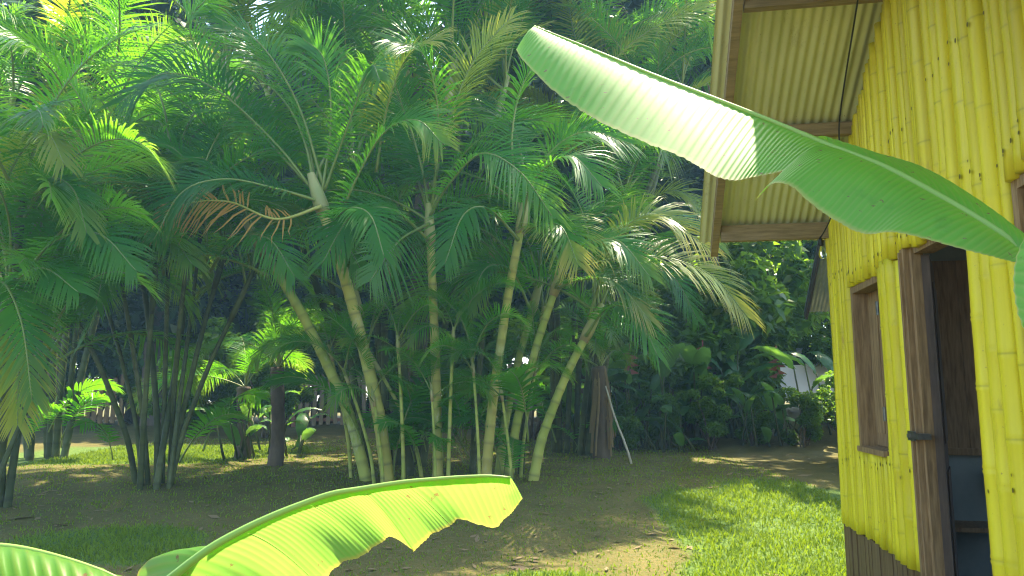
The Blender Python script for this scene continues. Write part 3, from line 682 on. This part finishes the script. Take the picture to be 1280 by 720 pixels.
    more = [(s3, [(470,215,Y-.2),(485,130,Y-.4),(510,70,Y-.6),(550,45,Y-.8)], .8, 'frond_yellow', .9), (s1, [(398,245,Y-.6),(330,170,Y-.6),(262,90,Y-.7),(236,30,Y-.9),(262,-5,Y-1.1)], .8, 'frond', -1.2),
            (s1, [(405,235,Y-.7),(372,130,Y-.8),(325,55,Y-.9),(268,20,Y-1.1)], .8, 'frond', -1.0), (s4, [(652,280,Y-.3),(640,170,Y-.4),(662,90,Y-.5),(715,60,Y-.7)], .75, 'frond', 1.1),
            (s4, [(650,285,Y-.4),(668,225,Y-.8),(712,195,Y-1.1),(752,232,Y-1.3)], .65, 'frond', .7), (s3, [(536,300,Y-.4),(490,262,Y-.8),(440,270,Y-1.1),(402,330,Y-1.3)], .6, 'frond', -.8),
            (s5, [(694,360,Y-.1),(722,312,Y-.5),(770,300,Y-.8),(812,345,Y-1)], .6, 'frond', .7), (s4, [(648,300,Y-.5),(612,262,Y-.9),(580,268,Y-1.2),(556,330,Y-1.4)], .58, 'frond', -.6),
            (s7, [(732,420,Y-.2),(760,385,Y-.5),(795,392,Y-.8),(822,445,Y-.9)], .55, 'frond', .5), (s2, [(334,330,Y-.3),(300,250,Y-.5),(258,200,Y-.7),(205,205,Y-.9)], .65, 'frond', -1.0),
            (s2, [(334,335,Y-.3),(372,290,Y-.5),(420,290,Y-.8),(456,345,Y-1)], .55, 'frond', .6), (s3, [(540,262,Y-.2),(548,150,Y-.5),(530,70,Y-.8),(485,50,Y-1.1)], .75, 'frond', -1.1),
            (s6, [(664,390,Y+.3),(640,340,Y),(608,335,Y-.3),(585,385,Y-.5)], .5, 'frond', -.5), (s1, [(408,290,Y-.8),(432,262,Y-1.2),(462,268,Y-1.5),(480,320,Y-1.7)], .5, 'frond', .5)]
    for i, (st, pts, L, mt, tw) in enumerate(more): px_frond(st, t, pts, L, (mt, 'rachis'), twist=(tw * .6, tw), seed=40 + i, tip=.25 if i % 3 == 0 else .08, vee=18)
    shoots(t, c, 26, 1.0, rg, (.6, 1.15))
main_clump()
def auto_clump(label, base_px, Yadd, stems, mats, rg, nf=6, spread=.5, r=(.035, .055), sc=(.85, 1.1), nshoot=4, yellow=0.0, classes=('up', 'mid', 'mid', 'low'), back=False):
    c = gp(*base_px) if Yadd is None else at(base_px[0], 495, Yadd); c.z = gz(c.x, c.y)
    t = thing('palm_clump', label, 'palm', c, 0, GP_)
    for (tx, ty, dy) in stems:
        k = (tx - base_px[0]) / FPX * c.y
        bx = c.x + max(-spread, min(spread, k * .25)) + rg.uniform(-.08, .08); by = c.y + rg.uniform(-.3, .3)
        palm_stem(t, Vector((bx, by, gz(bx, by))), at(tx, ty, c.y + dy), rg.uniform(*r), mats, nf, rg=rg, sc=sc, yellow=yellow, classes=classes, back=back)
    if nshoot: shoots(t, c, nshoot, .5, rg)
    return t
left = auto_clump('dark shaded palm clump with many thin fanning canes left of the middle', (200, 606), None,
           [(96, 400, -.2), (118, 345, .2), (140, 300, -.3), (175, 330, .3), (212, 270, -.2), (232, 340, -.4), (250, 300, .4), (268, 360, .2), (190, 390, -.5), (288, 400, 0), (225, 420, .4)], ('stem_shaded', 'stem_shaded'), random.Random(21), 5, .42, (.026, .042), nshoot=3, back=True, sc=(.75, .95))
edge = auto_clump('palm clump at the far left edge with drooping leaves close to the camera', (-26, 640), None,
           [(30, 520, .1), (-5, 430, -.2), (38, 440, .3), (-60, 400, 0), (20, 330, -.3), (-30, 300, .3)], ('stem_shaded', 'stem_shaded'), random.Random(22), 6, .4, (.03, .045), nshoot=3, sc=(.8, 1.0))
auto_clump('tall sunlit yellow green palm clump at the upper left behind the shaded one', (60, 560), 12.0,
           [(20, 190, 0), (70, 150, .3), (130, 170, -.3), (-40, 220, .2), (170, 220, .4), (100, 260, -.4), (30, 300, .2)], ('stem_shaded', 'shaft'), random.Random(23), 5, .6, (.045, .06), sc=(1.0, 1.3), yellow=.12)
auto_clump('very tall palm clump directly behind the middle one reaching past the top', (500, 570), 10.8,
           [(430, 150, 0), (500, 170, .3), (560, 130, -.2), (620, 150, .2), (350, 160, .2), (300, 130, 0), (470, 90, .3), (590, 70, .4), (540, 260, .2), (450, 250, -.3)], ('stem_shaded', 'shaft'), random.Random(24), 5, .8, (.045, .06), sc=(1.0, 1.25), yellow=.06)
right = auto_clump('tall palm clump standing right of the middle one just below the roof edge', (705, 560), 12.6,
           [(690, 130, 0), (750, 100, .3), (800, 150, -.2), (680, 70, .2), (810, 250, .3), (770, 290, -.3), (730, 250, 0), (840, 150, .4)], ('stem_shaded', 'stem_shaded'), random.Random(25), 6, .7, (.045, .06), sc=(.95, 1.2), yellow=.15)

def own_leaves(clump, rows, dy=0.0):
    canes = [o for o in clump.children if o.name.startswith('cane')]; Y = clump.location.y + dy
    for i, (pts, L, mt, tw) in enumerate(rows):
        px_frond(canes[i % len(canes)], clump, [(x, y, Y - d) for x, y, d in pts], L, (mt, 'rachis'), twist=(tw * .6, tw), seed=70 + i, tip=.3 if i % 2 else .08, vee=18)
own_leaves(left, [([(225,330,.2),(172,296,.5),(122,318,.8),(92,395,.9)], .6, 'frond', -.6), ([(205,345,.3),(190,250,.5),(140,198,.7),(76,186,.8)], .75, 'frond_yellow', -1.2),
                  ([(260,330,.2),(252,250,.4),(220,188,.6),(165,176,.8)], .65, 'frond', -.9), ([(160,335,.2),(128,282,.5),(84,272,.8),(42,308,1)], .6, 'frond', -.7),
                  ([(262,340,.2),(292,300,.5),(335,298,.8),(368,345,1)], .6, 'frond', .6), ([(120,350,.2),(150,290,.4),(200,280,.8),(240,330,1)], .6, 'frond', .6), ([(180,350,.3),(170,300,.7),(140,310,1.1),(120,380,1.3)], .5, 'frond', -.4)])
own_leaves(edge, [([(-20,420,.2),(10,362,.5),(52,335,.8),(98,365,1)], .6, 'frond', .6), ([(-30,390,.5),(0,352,.8),(26,400,1),(40,500,1.1)], .55, 'frond', .3),
                  ([(-12,310,.3),(6,232,.5),(32,184,.7),(60,168,.9),(80,205,1.0)], .52, 'frond_yellow', .5), ([(8,320,.2),(38,255,.4),(64,224,.6),(92,238,.8),(108,290,.9)], .52, 'frond', .5),
                  ([(18,370,.3),(62,306,.5),(122,292,.7),(170,338,.9)], .6, 'frond', .7), ([(-40,450,.2),(-10,400,.6),(20,440,.9),(22,530,1)], .5, 'frond_yellow', .2)])
own_leaves(right, [([(720,200,.3),(758,90,.6),(815,36,.9),(885,4,1.1)], .85, 'frond_yellow', 1.1), ([(740,260,.3),(770,180,.6),(820,150,.9),(880,180,1.1)], .7, 'frond', .8), ([(730,230,.3),(735,120,.5),(715,30,.7),(705,-30,.8)], .7, 'frond_yellow', .9),
                  ([(760,320,.5),(800,260,.9),(850,240,1.2),(905,290,1.4)], .65, 'frond_yellow', .8), ([(770,380,.5),(800,340,.9),(840,345,1.2),(872,400,1.4)], .6, 'frond', .6)])

def stubby_palm(label, px, py, htop, r, rg, nf, dry=0, sc=(.5, .7)):
    b = gp(px, py); t = thing('stubby_palm', label, 'palm', b, 0, 'short palms standing between the clumps')
    h = at(px, htop, b.y).z - b.z
    m_ = MB(); q = []; rr = []; aa = []; n = 26
    for i in range(n + 1):
        u = i / n; q.append(Vector((.03 * math.sin(u * 4), .02 * math.cos(u * 5), u * h - .05))); rr.append(r * (1.25 - .3 * min(1, u * 4) + .05 * rg.uniform(-1, 1) + (.08 if i % 2 else 0))); aa.append(.3 * (i % 2))
    m_.tube(q, rr, 11, aa); tr = m_.build('trunk', M['bark'], t, True)
    for i in range(nf):
        add_frond(t, rg.choice(VAR[rg.choice(('up', 'mid', 'mid', 'low'))]), Vector((0, 0, h - .06)), i * 2.4 + rg.uniform(0, .5), rg.uniform(-.1, .2), 0, rg.uniform(*sc))
    for i in range(dry):
        a = rg.uniform(0, 6.28); R_ = r * rg.uniform(.9, 2.1); L = h * rg.uniform(.55, .98); w = rg.uniform(.03, .075)
        d = MB(); ps = []; 
        for k in range(7):
            u = k / 6; rad_ = R_ * (.35 + .75 * u ** .7); ps.append(Vector((math.cos(a + .1 * math.sin(u * 5)) * rad_, math.sin(a) * rad_, h * .98 - L * u)))
        side = Vector((-math.sin(a), math.cos(a), 0)); v = []
        for k, p in enumerate(ps):
            ww = w * (1 - .5 * abs(k / 6 - .4)) ; out = Vector((math.cos(a), math.sin(a), 0)) * .02
            v += [p - side * ww / 2, p + out, p + side * ww / 2]
        d.add(v, [(3*k+j, 3*k+j+1, 3*k+j+4, 3*k+j+3) for k in range(6) for j in range(2)]); d.build('dry_leaf', M['dry_leaf'], t, True)
    return t
stubby_palm('short dark trunk palm at left with bright lower leaves behind the shaded clump', 302, 572, 480, .11, random.Random(31), 7)
stubby_palm('short dark trunk palm standing nearest the picket fence gap', 343, 582, 455, .095, random.Random(32), 8)
stubby_palm('squat palm with a skirt of dry brown hanging leaves and a stick leaning on it', 752, 572, 455, .12, random.Random(33), 9, 18, (.6, .8))

# ------------------------------------------------------------------ leafy shrubs and trees
def leaf_cloud(n, clumps, size, rg, elong=2.2, flat=.5):
    """leaf blades gathered in clumps: returns verts, quads"""
    C = np.array([c[:3] for c in clumps]); Rr = np.array([c[3] for c in clumps])
    idx = rg.choice(len(C), n, p=(Rr ** 2) / (Rr ** 2).sum())
    d = rg.normal(size=(n, 3)); d /= np.linalg.norm(d, axis=1)[:, None]
    P = C[idx] + d * (Rr[idx] * rg.uniform(.25, 1, n) ** .45)[:, None] * np.array([1, 1, .8])
    a = rg.normal(size=(n, 3)) * np.array([1, 1, flat]) + d * .6 + np.array([0, 0, -.25]); a /= np.linalg.norm(a, axis=1)[:, None]
    b = np.cross(a, rg.normal(size=(n, 3)) * .5 + np.array([0, 0, 1])); b /= np.linalg.norm(b, axis=1)[:, None] + 1e-6
    L = size * rg.uniform(.6, 1.25, n); w = L / elong
    up = np.cross(b, a); 
    V = np.stack([P - a * L[:, None] * .5, P + b * w[:, None] * .5 + up * (L * .06)[:, None], P + a * L[:, None] * .5 - np.array([0, 0, 1]) * (L * .15)[:, None], P - b * w[:, None] * .5 + up * (L * .06)[:, None]], 1)
    F = (np.arange(n) * 4)[:, None] + np.array([0, 1, 2, 3])
    return V.reshape(-1, 3), F
def limbs(mb, base, tips, r0, rg):
    for tp in tips:
        mid = base.lerp(tp, .5) + Vector((rg.uniform(-.2, .2), rg.uniform(-.2, .2), rg.uniform(0, .3)))
        P = [base, mid, tp]; mb.tube([catmull(P, i / 6) for i in range(7)], [r0 * (1 - .85 * i / 6) for i in range(7)], 6)
def tree_protos(kind, n, R, h, leaves, size, seed, leafm, elong=2.0):
    out = []
    for k in range(n):
        rg = np.random.default_rng(seed + k); pr = random.Random(seed + k)
        cl = []
        for _ in range(28 if kind == 'tree' else 20 if kind == 'canopy' else 16):
            a = pr.uniform(0, 6.28); rr = R * pr.uniform(.1, .85) ** .7; zz = h * ((.25 + .73 * pr.random() ** .8) if kind == 'tree' else pr.uniform(.70, .97) if kind == 'canopy' else pr.uniform(.12, .95))
            cl.append((math.cos(a) * rr, math.sin(a) * rr, zz, R * pr.uniform(.2, .42)))
        V, F = leaf_cloud(leaves, cl, size, rg, elong)
        me = raw_mesh('crown', V, [F], leafm, smooth=False)
        m_ = MB()
        if kind != 'shrub':
            top = Vector((pr.uniform(-.3, .3), pr.uniform(-.3, .3), h * .55)); P = [Vector((0, 0, -.3)), Vector((.1, 0, h * .25)), top]
            m_.tube([catmull(P, i / 10) for i in range(11)], [.17 * (1.35 - i * .08) for i in range(11)], 9)
            limbs(m_, top, [Vector(c[:3]) for c in cl[:9]], .13, pr)
        else:
            for c in cl[:8]: limbs(m_, Vector((pr.uniform(-.15, .15), pr.uniform(-.15, .15), -.1)), [Vector(c[:3])], .03, pr)
        out.append((me, m_.mesh('trunk', M['bark'], True)))
    return out
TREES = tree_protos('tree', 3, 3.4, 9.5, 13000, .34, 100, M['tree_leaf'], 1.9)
SHADE_TREES = tree_protos('canopy', 2, 3.6, 11.5, 9000, .34, 150, M['tree_leaf'], 1.9)  # high-crowned trees added to throw shade from above
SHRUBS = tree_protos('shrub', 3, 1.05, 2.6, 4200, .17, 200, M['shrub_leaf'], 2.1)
def plant_copy(name, label, cat, group, proto, x, y, sc, rz, szz=1.0):
    t = thing(name, label, cat, Vector((x, y, gz(x, y))), rz, group)
    for nm, me in (('crown' if name != 'shrub' else 'foliage', proto[0]), ('trunk' if name != 'shrub' else 'stems', proto[1])):
        o = link(nm, me, t); o.scale = (sc, sc, sc * szz)
tree_spots = [
 (-11.5, 19, 1.15, 'dark leafy tree at the upper left corner behind the sunlit palms'),
 (-7.0, 24.5, 1.35, 'dense tall tree behind the left palms with white sky showing through'),
 (-16, 24, 1.4, 'big dark tree beyond the far left edge of the yard'),
 (-1.9, 24, 1.3, 'tall dark tree behind the gap between left and middle palms'),
 (1.8, 22, 1.35, 'tall dark tree behind the right stems of the middle palms'),
 (7.5, 26, 1.25, 'leafy tree behind the hedge seen under the roof eave'),
 (10.0, 23, 1.35, 'tall tree behind the white car and the neighbour hut'),
 (-1.6, 12.4, .92, 'added shade tree among the middle palm canes with its unseen crown above them'), (4.3, 16.3, 1.0, 'added shade tree in the right hedge with its crown above the hut roof'),  # both added to shade the palms, hedge and right-hand ground
 (-10.4, 23.4, 1.5, 'tree rising between the two sunlit palms at upper left'), (-9.6, 20.6, 1.38, 'tree whose dark crown closes the sky above the left palms'), (-5.6, 23.0, 1.1, 'tree right behind the shaded left palm clump'),
 (15, 27, 1.5, 'far tree beyond the right hand huts'),
 (-22, 30, 1.6, 'far tree at the left end of the tree line'),
 (-4, 30, 1.6, 'farthest tree behind the middle of the yard'),
 (5, 31, 1.6, 'farthest tree behind the right of the yard')]
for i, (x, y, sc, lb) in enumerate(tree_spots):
    plant_copy('leafy_tree', lb, 'tree', 'leafy trees round the back of the yard', SHADE_TREES[i % 2] if 'crown above' in lb else TREES[i % 3], x, y, sc, i * 1.7)
shrub_spots = [
 (2.6, 15.2, 1.1, 'dark shrub left in the back hedge beside the dry leaf palm'), (3.9, 15.9, 1.45, 'tall leafy shrub in the hedge below the roof eave corner'),
 (4.9, 15.3, .7, 'leafy shrub in the hedge in front of the white car left side'), (4.4, 16.6, 1.75, 'tallest shrub behind the hedge under the roof beam'),
 (5.7, 17.4, 1.8, 'tall shrub with sunny top left of the neighbour hut roof'), (3.2, 17.5, 1.5, 'tall shrub behind the drooping sunlit palm leaf'),
 (6.1, 14.6, .38, 'lowest shrub in front of the white car beside the bamboo corner'), (2.0, 17.5, 1.3, 'shrub behind the picket fence on the right'),
 (-1.0, 21.5, 1.2, 'shrub behind the middle palm canes'), (-3.4, 22, 1.2, 'bright shrub over the fence with the red rail'), (-5.6, 21.5, 1.3, 'shrub left of the fence with the red rail'),
 (-8.2, 22.5, 1.3, 'dark shrub behind the sunlit left lawn'), (-10.5, 22, 1.4, 'dark shrub behind the dark fence at far left'), (-13, 21, 1.5, 'dark shrub at the far left end of the lawn'),
 (-5.0, 16.0, 1.0, 'shrub in the shade behind the two short trunk palms'), (-7.2, 17.0, 1.1, 'shrub behind the dark canes of the left clump'), (.4, 15.5, 1.0, 'low dark shrub right behind the middle canes'), (7.4, 15.6, 1.2, 'shrub pressed against the side of the neighbour hut')]
for i, lb in enumerate(['low shrub at the hedge foot beside the leaning stick', 'low shrub at the hedge foot left of its middle', 'low shrub at the middle of the hedge foot', 'low shrub at the hedge foot under the red flower', 'low shrub at the hedge foot below the white car', 'low shrub at the hedge foot nearest the big hut']):
    shrub_spots.append((1.9 + .78 * i, 13.3 + .25 * (i % 2), .36 + .06 * (i % 3), lb))
back_rows = ['tall dark shrub in the back row behind the %s' % w for w in ('far left dark fence', 'sunlit left lawn', 'shaded left canes', 'short palm trunks', 'fence with the red rail', 'middle pale canes', 'right middle canes', 'dry leaf palm', 'drooping sunlit palm leaf', 'red hanging flowers')]
for i, lb in enumerate(back_rows): shrub_spots.append((-16 + 2.35 * i, 23.5 + (i % 2) * .8, 2.6, lb))
for i, (x, y, sc, lb) in enumerate(shrub_spots):
    plant_copy('shrub', lb, 'shrub', 'shrubs along the back hedge', SHRUBS[i % 3], x, y, sc, i * 2.1)

# ------------------------------------------------------------------ big paddle leaves: banana and heliconia
def lamina(strips, seed=3, ripple=.004, wave=.012, gt=None, rag=.006):
    """leaf blade between the midrib line S and the ends E of its side veins; strips are torn apart along the veins"""
    rg = random.Random(seed); V = []; F = []; A = []
    for (Sx, Ex, blg, nt) in strips:
        nv = 18; b = len(V); ph = rg.uniform(0, 6)
        for i in range(nt + 1):
            t = i / nt; s = catmull(Sx, t); e = catmull(Ex, t)
            tang = (catmull(Sx, min(1, t + .02)) - catmull(Sx, max(0, t - .02))).normalized(); d = e - s; nr = (gt if gt else tang).cross(d).normalized()
            if nr.z < 0: nr = -nr
            q0 = s * 30; jag = 1 + .006 * rg.uniform(-1, 1) + rag * noise.noise(q0) - rag * 3 * max(0, noise.noise(q0 * .6) - .35)
            for j in range(nv + 1):
                v = j / nv; p = s + d * (v * jag)
                p += nr * (math.sin(math.pi * v ** .8) * (.09 + (blg - .09) * math.sin(math.pi * t)) * d.length + ripple * (1.0, .35, -.5, .35)[i % 4] * min(1, v * 6) * (1 - .5 * v) + wave * d.length * 1.6 * noise.noise((s + d * v * .35) * 9) * v)
                V.append(p); A.append(.75 if v > .988 - .03 * max(0, noise.noise(s * 14) + .1) else (.16 if (i % 4 == 0) else 0))
        k = nv + 1; F += [(b+i*k+j, b+i*k+j+1, b+(i+1)*k+j+1, b+(i+1)*k+j) for i in range(nt) for j in range(nv)]
    return np.array([tuple(q) for q in V]), np.array(F), A
def leaf_obj(plant, strips, mat, midrib, r0, r1, seed, blgname='leaf', ripple=.004, wave=.012, gt=None, rag=.006):
    inv = plant.location
    V, F, A = lamina(strips, seed=seed, ripple=ripple, wave=wave, gt=gt, rag=rag)
    V = V - np.array(inv); lf = link(blgname, raw_mesh(blgname, V, [F], mat, A), plant)
    m_ = MB(); n = 60; m_.tube([catmull(midrib, i / n) - inv for i in range(n + 1)], [r0 + (r1 - r0) * i / n for i in range(n + 1)], 8)
    m_.build('midrib', M['midrib'], lf, True); return lf
def pseudostem(plant, pts, r0, r1):
    m_ = MB(); n = 14; m_.tube([catmull(pts, i / n) - plant.location for i in range(n + 1)], [r0 + (r1 - r0) * i / n for i in range(n + 1)], 14); m_.build('pseudostem', M['shaft'], plant, True)
A_ = lambda L: [at(*q) for q in L]
def right_banana():
    base = Vector((1.28, 1.25, 0)); t = thing('banana_plant', 'banana plant at the right whose long leaf reaches across the hut roof', 'banana plant', base, 0, 'banana plants close to the camera')
    crown = Vector((1.30, 1.30, 1.45)); pseudostem(t, [base - Vector((0, 0, .1)), Vector((1.29, 1.27, .8)), crown], .10, .06)
    mid = [(1290,324,1.72),(1250,294,1.76),(1200,262,1.82),(1150,233,1.88),(1100,207,1.95),(1035,182,2.05),(980,158,2.12),(900,126,2.22),(820,95,2.33),(740,62,2.43),(690,42,2.5),(668,33,2.53)]
    MID = [crown, Vector((1.27, 1.45, 1.62))] + A_(mid)
    near_r = ([(1290,324,1.72),(1250,294,1.76),(1200,262,1.82),(1150,233,1.88),(1100,207,1.95),(1065,193,2.0),(1045,186,2.03),(1036,182.5,2.05)],
              [(1268,328,1.68),(1216,315,1.66),(1125,291,1.72),(1078,291,1.78),(1032,268,1.83),(988,233,1.86),(962,231,1.88),(943,251,1.9)])
    far_r = ([(1290,324,1.72),(1250,294,1.76),(1200,262,1.82),(1150,233,1.88),(1100,207,1.95),(1036,182.5,2.05)],
             [(1262,280,1.86),(1205,238,1.96),(1150,207,2.04),(1100,192,2.12),(1060,183,2.2),(1010,176,2.3)])
    near_l = ([(1037,183,2.052),(1000,167,2.1),(960,150,2.15),(900,126,2.22),(820,95,2.33),(740,62,2.43),(690,42,2.5),(668,33,2.53)],
              [(985,212,1.95),(945,221,1.96),(905,224,1.97),(850,196,2.06),(770,162,2.18),(702,122,2.3),(656,78,2.42),(645,62,2.48)])
    far_l = ([(1037,183,2.052),(960,150,2.15),(900,126,2.22),(820,95,2.33),(740,62,2.43),(690,42,2.5),(668,33,2.53)],
             [(1000,182,2.3),(920,152,2.4),(850,125,2.46),(780,98,2.56),(710,68,2.64),(680,48,2.66),(664,38,2.62)])
    strips = [(A_(near_r[0]), A_(near_r[1]), .10, 190), (A_(far_r[0]), A_(far_r[1]), .05, 90), (A_(near_l[0]), A_(near_l[1]), .02, 190), (A_(far_l[0]), A_(far_l[1]), .04, 80)]
    leaf_obj(t, strips, M['banana'], MID, .016, .003, 5, ripple=.0016, wave=.004, rag=.015)
    # a second leaf that only just enters at the right edge
    m2 = [(1300,250,1.6),(1310,330,1.55),(1318,420,1.5),(1322,470,1.5)]
    e2 = [(1290,275,1.58),(1268,330,1.52),(1272,390,1.48),(1300,450,1.48)]; f2 = [(1330,260,1.62),(1360,330,1.6),(1368,400,1.55),(1340,460,1.52)]
    leaf_obj(t, [(A_(m2), A_(e2), .06, 50), (A_(m2), A_(f2), .06, 50)], M['banana'], [crown, at(1330, 240, 1.5)] + A_(m2), .01, .003, 6)
right_banana()
def low_banana():
    base = Vector((-.75, 1.35, 0)); t = thing('banana_plant', 'low banana plant at the bottom with torn bright backlit leaves', 'banana plant', base, 0, 'banana plants close to the camera')
    crown = Vector((-.78, 1.5, .72)); pseudostem(t, [base - Vector((0, 0, .1)), Vector((-.76, 1.42, .4)), crown], .09, .05)
    Sp = [(217,720),(260,687),(300,664),(340,645),(380,629),(415,617),(450,611),(500,603),(540,599),(580,596),(612,595),(638,597)]
    Y0 = 1.9
    dep = lambda x: Y0 + .1 * (x - 217) / 420
    sp = lambda L: [at(x, y, dep(x)) for x, y in L]
    en = lambda L, o=-.10: [at(x, y, dep(x) - o + .03 * math.sin(x * .055)) for x, y in L]
    st = [
     (sp([(500,603),(540,599),(580,596),(612,595),(630,595.5),(638,597)]), en([(561,656),(580,649),(612,659),(632,646),(643,636),(653,622)]), .10, 70),
     (sp([(450,611),(475,607),(500,603)]), en([(516,689),(540,668),(561,657)]), .16, 44),
     (sp([(380,629),(415,617),(450,611)]), en([(461,688),(485,673),(517,688)]), .09, 54),
     (sp([(300,664),(340,645),(380,629)]), en([(398,728),(428,702),(462,688)]), .15, 50),
     (sp([(190,745),(217,720),(260,687),(300,664)]), en([(270,800),(320,780),(370,748),(398,728)]), .08, 50),
     (sp([(190,745),(217,720),(245,698),(262,686)]), [at(140, 760, 2.0), at(165, 735, 2.0), at(186, 697, 2.0), at(252, 687.5, 1.98)], .04, 30),
     (sp([(262,686),(300,664),(380,629),(450,611),(540,599),(612,595),(638,597)]), [at(x, y + 9, dep(x) + .03) for x, y in ((262,686),(300,664),(380,629),(450,611),(540,599),(612,595),(638,597))], .08, 100)]
    leaf_obj(t, st, M['banana_pale'], [crown, Vector((-.8, 1.62, .85))] + sp([(190,745)] + Sp), .013, .003, 9, ripple=.0014, wave=.05, rag=.05, gt=(sp([(638,597)])[0] - sp([(260,687)])[0]).normalized())
    S2 = [(-170,720),(-60,688),(0,682),(70,695),(145,722),(190,760)]
    s2 = [at(x, y, 1.62) for x, y in S2]
    leaf_obj(t, [(s2, [at(x, y, 1.5) for x, y in ((-150,780),(-40,770),(20,780),(90,790),(150,790),(192,768))], .12, 80), (s2, [at(x, y, 1.8) for x, y in ((-150,760),(-40,730),(20,725),(85,735),(150,750),(192,764))], .06, 60)], M['banana_pale'],
             [crown, Vector((-.95, 1.5, 1.0)), s2[0] - Vector((.1, 0, .02))] + s2[:-1] + [s2[-1]], .010, .003, 10)
low_banana()

def paddle_mesh(L, W, seed):
    rg = random.Random(seed); n = 14; spine = []; e = rad(70); p = Vector((0, 0, 0))
    for i in range(n + 1): spine.append(p.copy()); e -= rad(95) / n; p += Vector((math.cos(e), 0, math.sin(e))) * L / n
    V = []; F = []
    for i, q in enumerate(spine):
        u = i / n; w = W * math.sin(math.pi * min(1, .06 + .94 * u) ** .8) * .5
        for v, dz in ((-1, -.25), (-.5, -.04), (0, 0), (.5, -.04), (1, -.25)): V.append(q + Vector((.03 * rg.uniform(-1, 1), v * w, w * dz + .02 * rg.uniform(-1, 1))))
    F = [(i*5+j, i*5+j+1, (i+1)*5+j+1, (i+1)*5+j) for i in range(n) for j in range(4)]
    return raw_mesh('leaf', np.array([tuple(q) for q in V]), [np.array(F)], M['paddle_leaf'])
PAD = [paddle_mesh(1.25, .34, 1), paddle_mesh(1.0, .3, 2), paddle_mesh(.7, .24, 3)]
def flower_mesh():
    m_ = MB(); m_.tube([Vector((0, 0, 0)), Vector((0, 0, -.10))], [.012, .012], 6)
    for i in range(7):
        z = -.10 - i * .06; s = 1 if i % 2 else -1
        m_.add([Vector((0, -.035, z)), Vector((0, .035, z)), Vector((s * .15, 0, z - .07)), Vector((s * .02, 0, z - .09))], [(0, 1, 2), (0, 2, 3), (1, 3, 2), (0, 3, 1)])
    return m_.mesh('flower', M['red'])
FLW = flower_mesh()
def heliconia(label, x, y, n, rg, sc=1.0, flowers=()):
    t = thing('heliconia', label, 'plant', Vector((x, y, gz(x, y))), 0, 'broad leaved plants along the back hedge')
    for i in range(int(n * 1.7)):
        a = rg.uniform(0, 6.28); h = rg.uniform(.12, 1.7) * sc; b = Vector((rg.uniform(-.45, .45), rg.uniform(-.35, .35), 0)); tp = b + Vector((math.cos(a) * .2, math.sin(a) * .2, h))
        m_ = MB(); m_.tube([b, b.lerp(tp, .5), tp], [.022, .017, .012], 6); m_.build('stem', M['stem_shaded'], t, True)
        o = link('leaf', rg.choice(PAD), t, tp - Vector((0, 0, .02))); o.rotation_euler = (rg.uniform(-.3, .3), rg.uniform(-.3, .4), a); k = sc * rg.uniform(.8, 1.25); o.scale = (k, k, k)
    for q in flowers:
        o = link('flower', FLW, t, at(*q) - t.location); o.scale = (1.1,) * 3
hel = [(2.3, 13.6, 9, 1.15, 'broad leaved plant with a long pale drooping leaf right of the dry leaf palm', [(787, 430, 13.5)]),
       (3.1, 14.2, 10, 1.0, 'broad leaved plant in the dark middle of the hedge', [(878, 425, 14.0)]), (4.0, 14.3, 10, 1.0, 'broad leaved plant with a red hanging flower left of the white car', [(970, 432, 14.2)]),
       (4.8, 14.2, 8, .6, 'broad leaved plant growing in front of the white car', []), (5.6, 13.9, 8, .8, 'low broad leaved plant beside the yellow bamboo corner', []),
       (2.7, 13.2, 6, .6, 'low broad leaved plant at the foot of the hedge', []), (4.4, 13.5, 7, .6, 'low leafy plant at the foot of the hedge below the car', []), (1.6, 13.8, 7, .9, 'broad leaved plant behind the leaning stick', [])]
for i, (x, y, n, sc, lb, fl) in enumerate(hel): heliconia(lb, x, y, n, random.Random(300 + i), sc, fl)
q = gp(318, 575); heliconia('small bright leaved plant between the two short palm trunks', q.x, q.y + .3, 7, random.Random(320), .55)
q = gp(408, 570); heliconia('small bright leaved plant left of the middle palm canes', q.x - .9, q.y + .4, 6, random.Random(321), .6)

# ------------------------------------------------------------------ even haze added to imitate a veil of sun glow
def build_haze():
    m = bpy.data.materials.new('hazy_air'); m.use_nodes = True; nt = m.node_tree; nt.nodes.clear()
    out = nt.nodes.new('ShaderNodeOutputMaterial'); v = nt.nodes.new('ShaderNodeVolumePrincipled')
    v.inputs['Color'].default_value = (.38, .74, 1.0, 1); v.inputs['Density'].default_value = .0018; v.inputs['Anisotropy'].default_value = .2
    nt.links.new(v.outputs[0], out.inputs['Volume'])
    b = MB(); b.box(-95, 95, -25, 135, -1.2, 17.5)
    o = b.build('haze', m); tag(o, 'thin pale blue haze added to imitate a veil of sun glow', 'haze', kind='stuff')
build_haze()
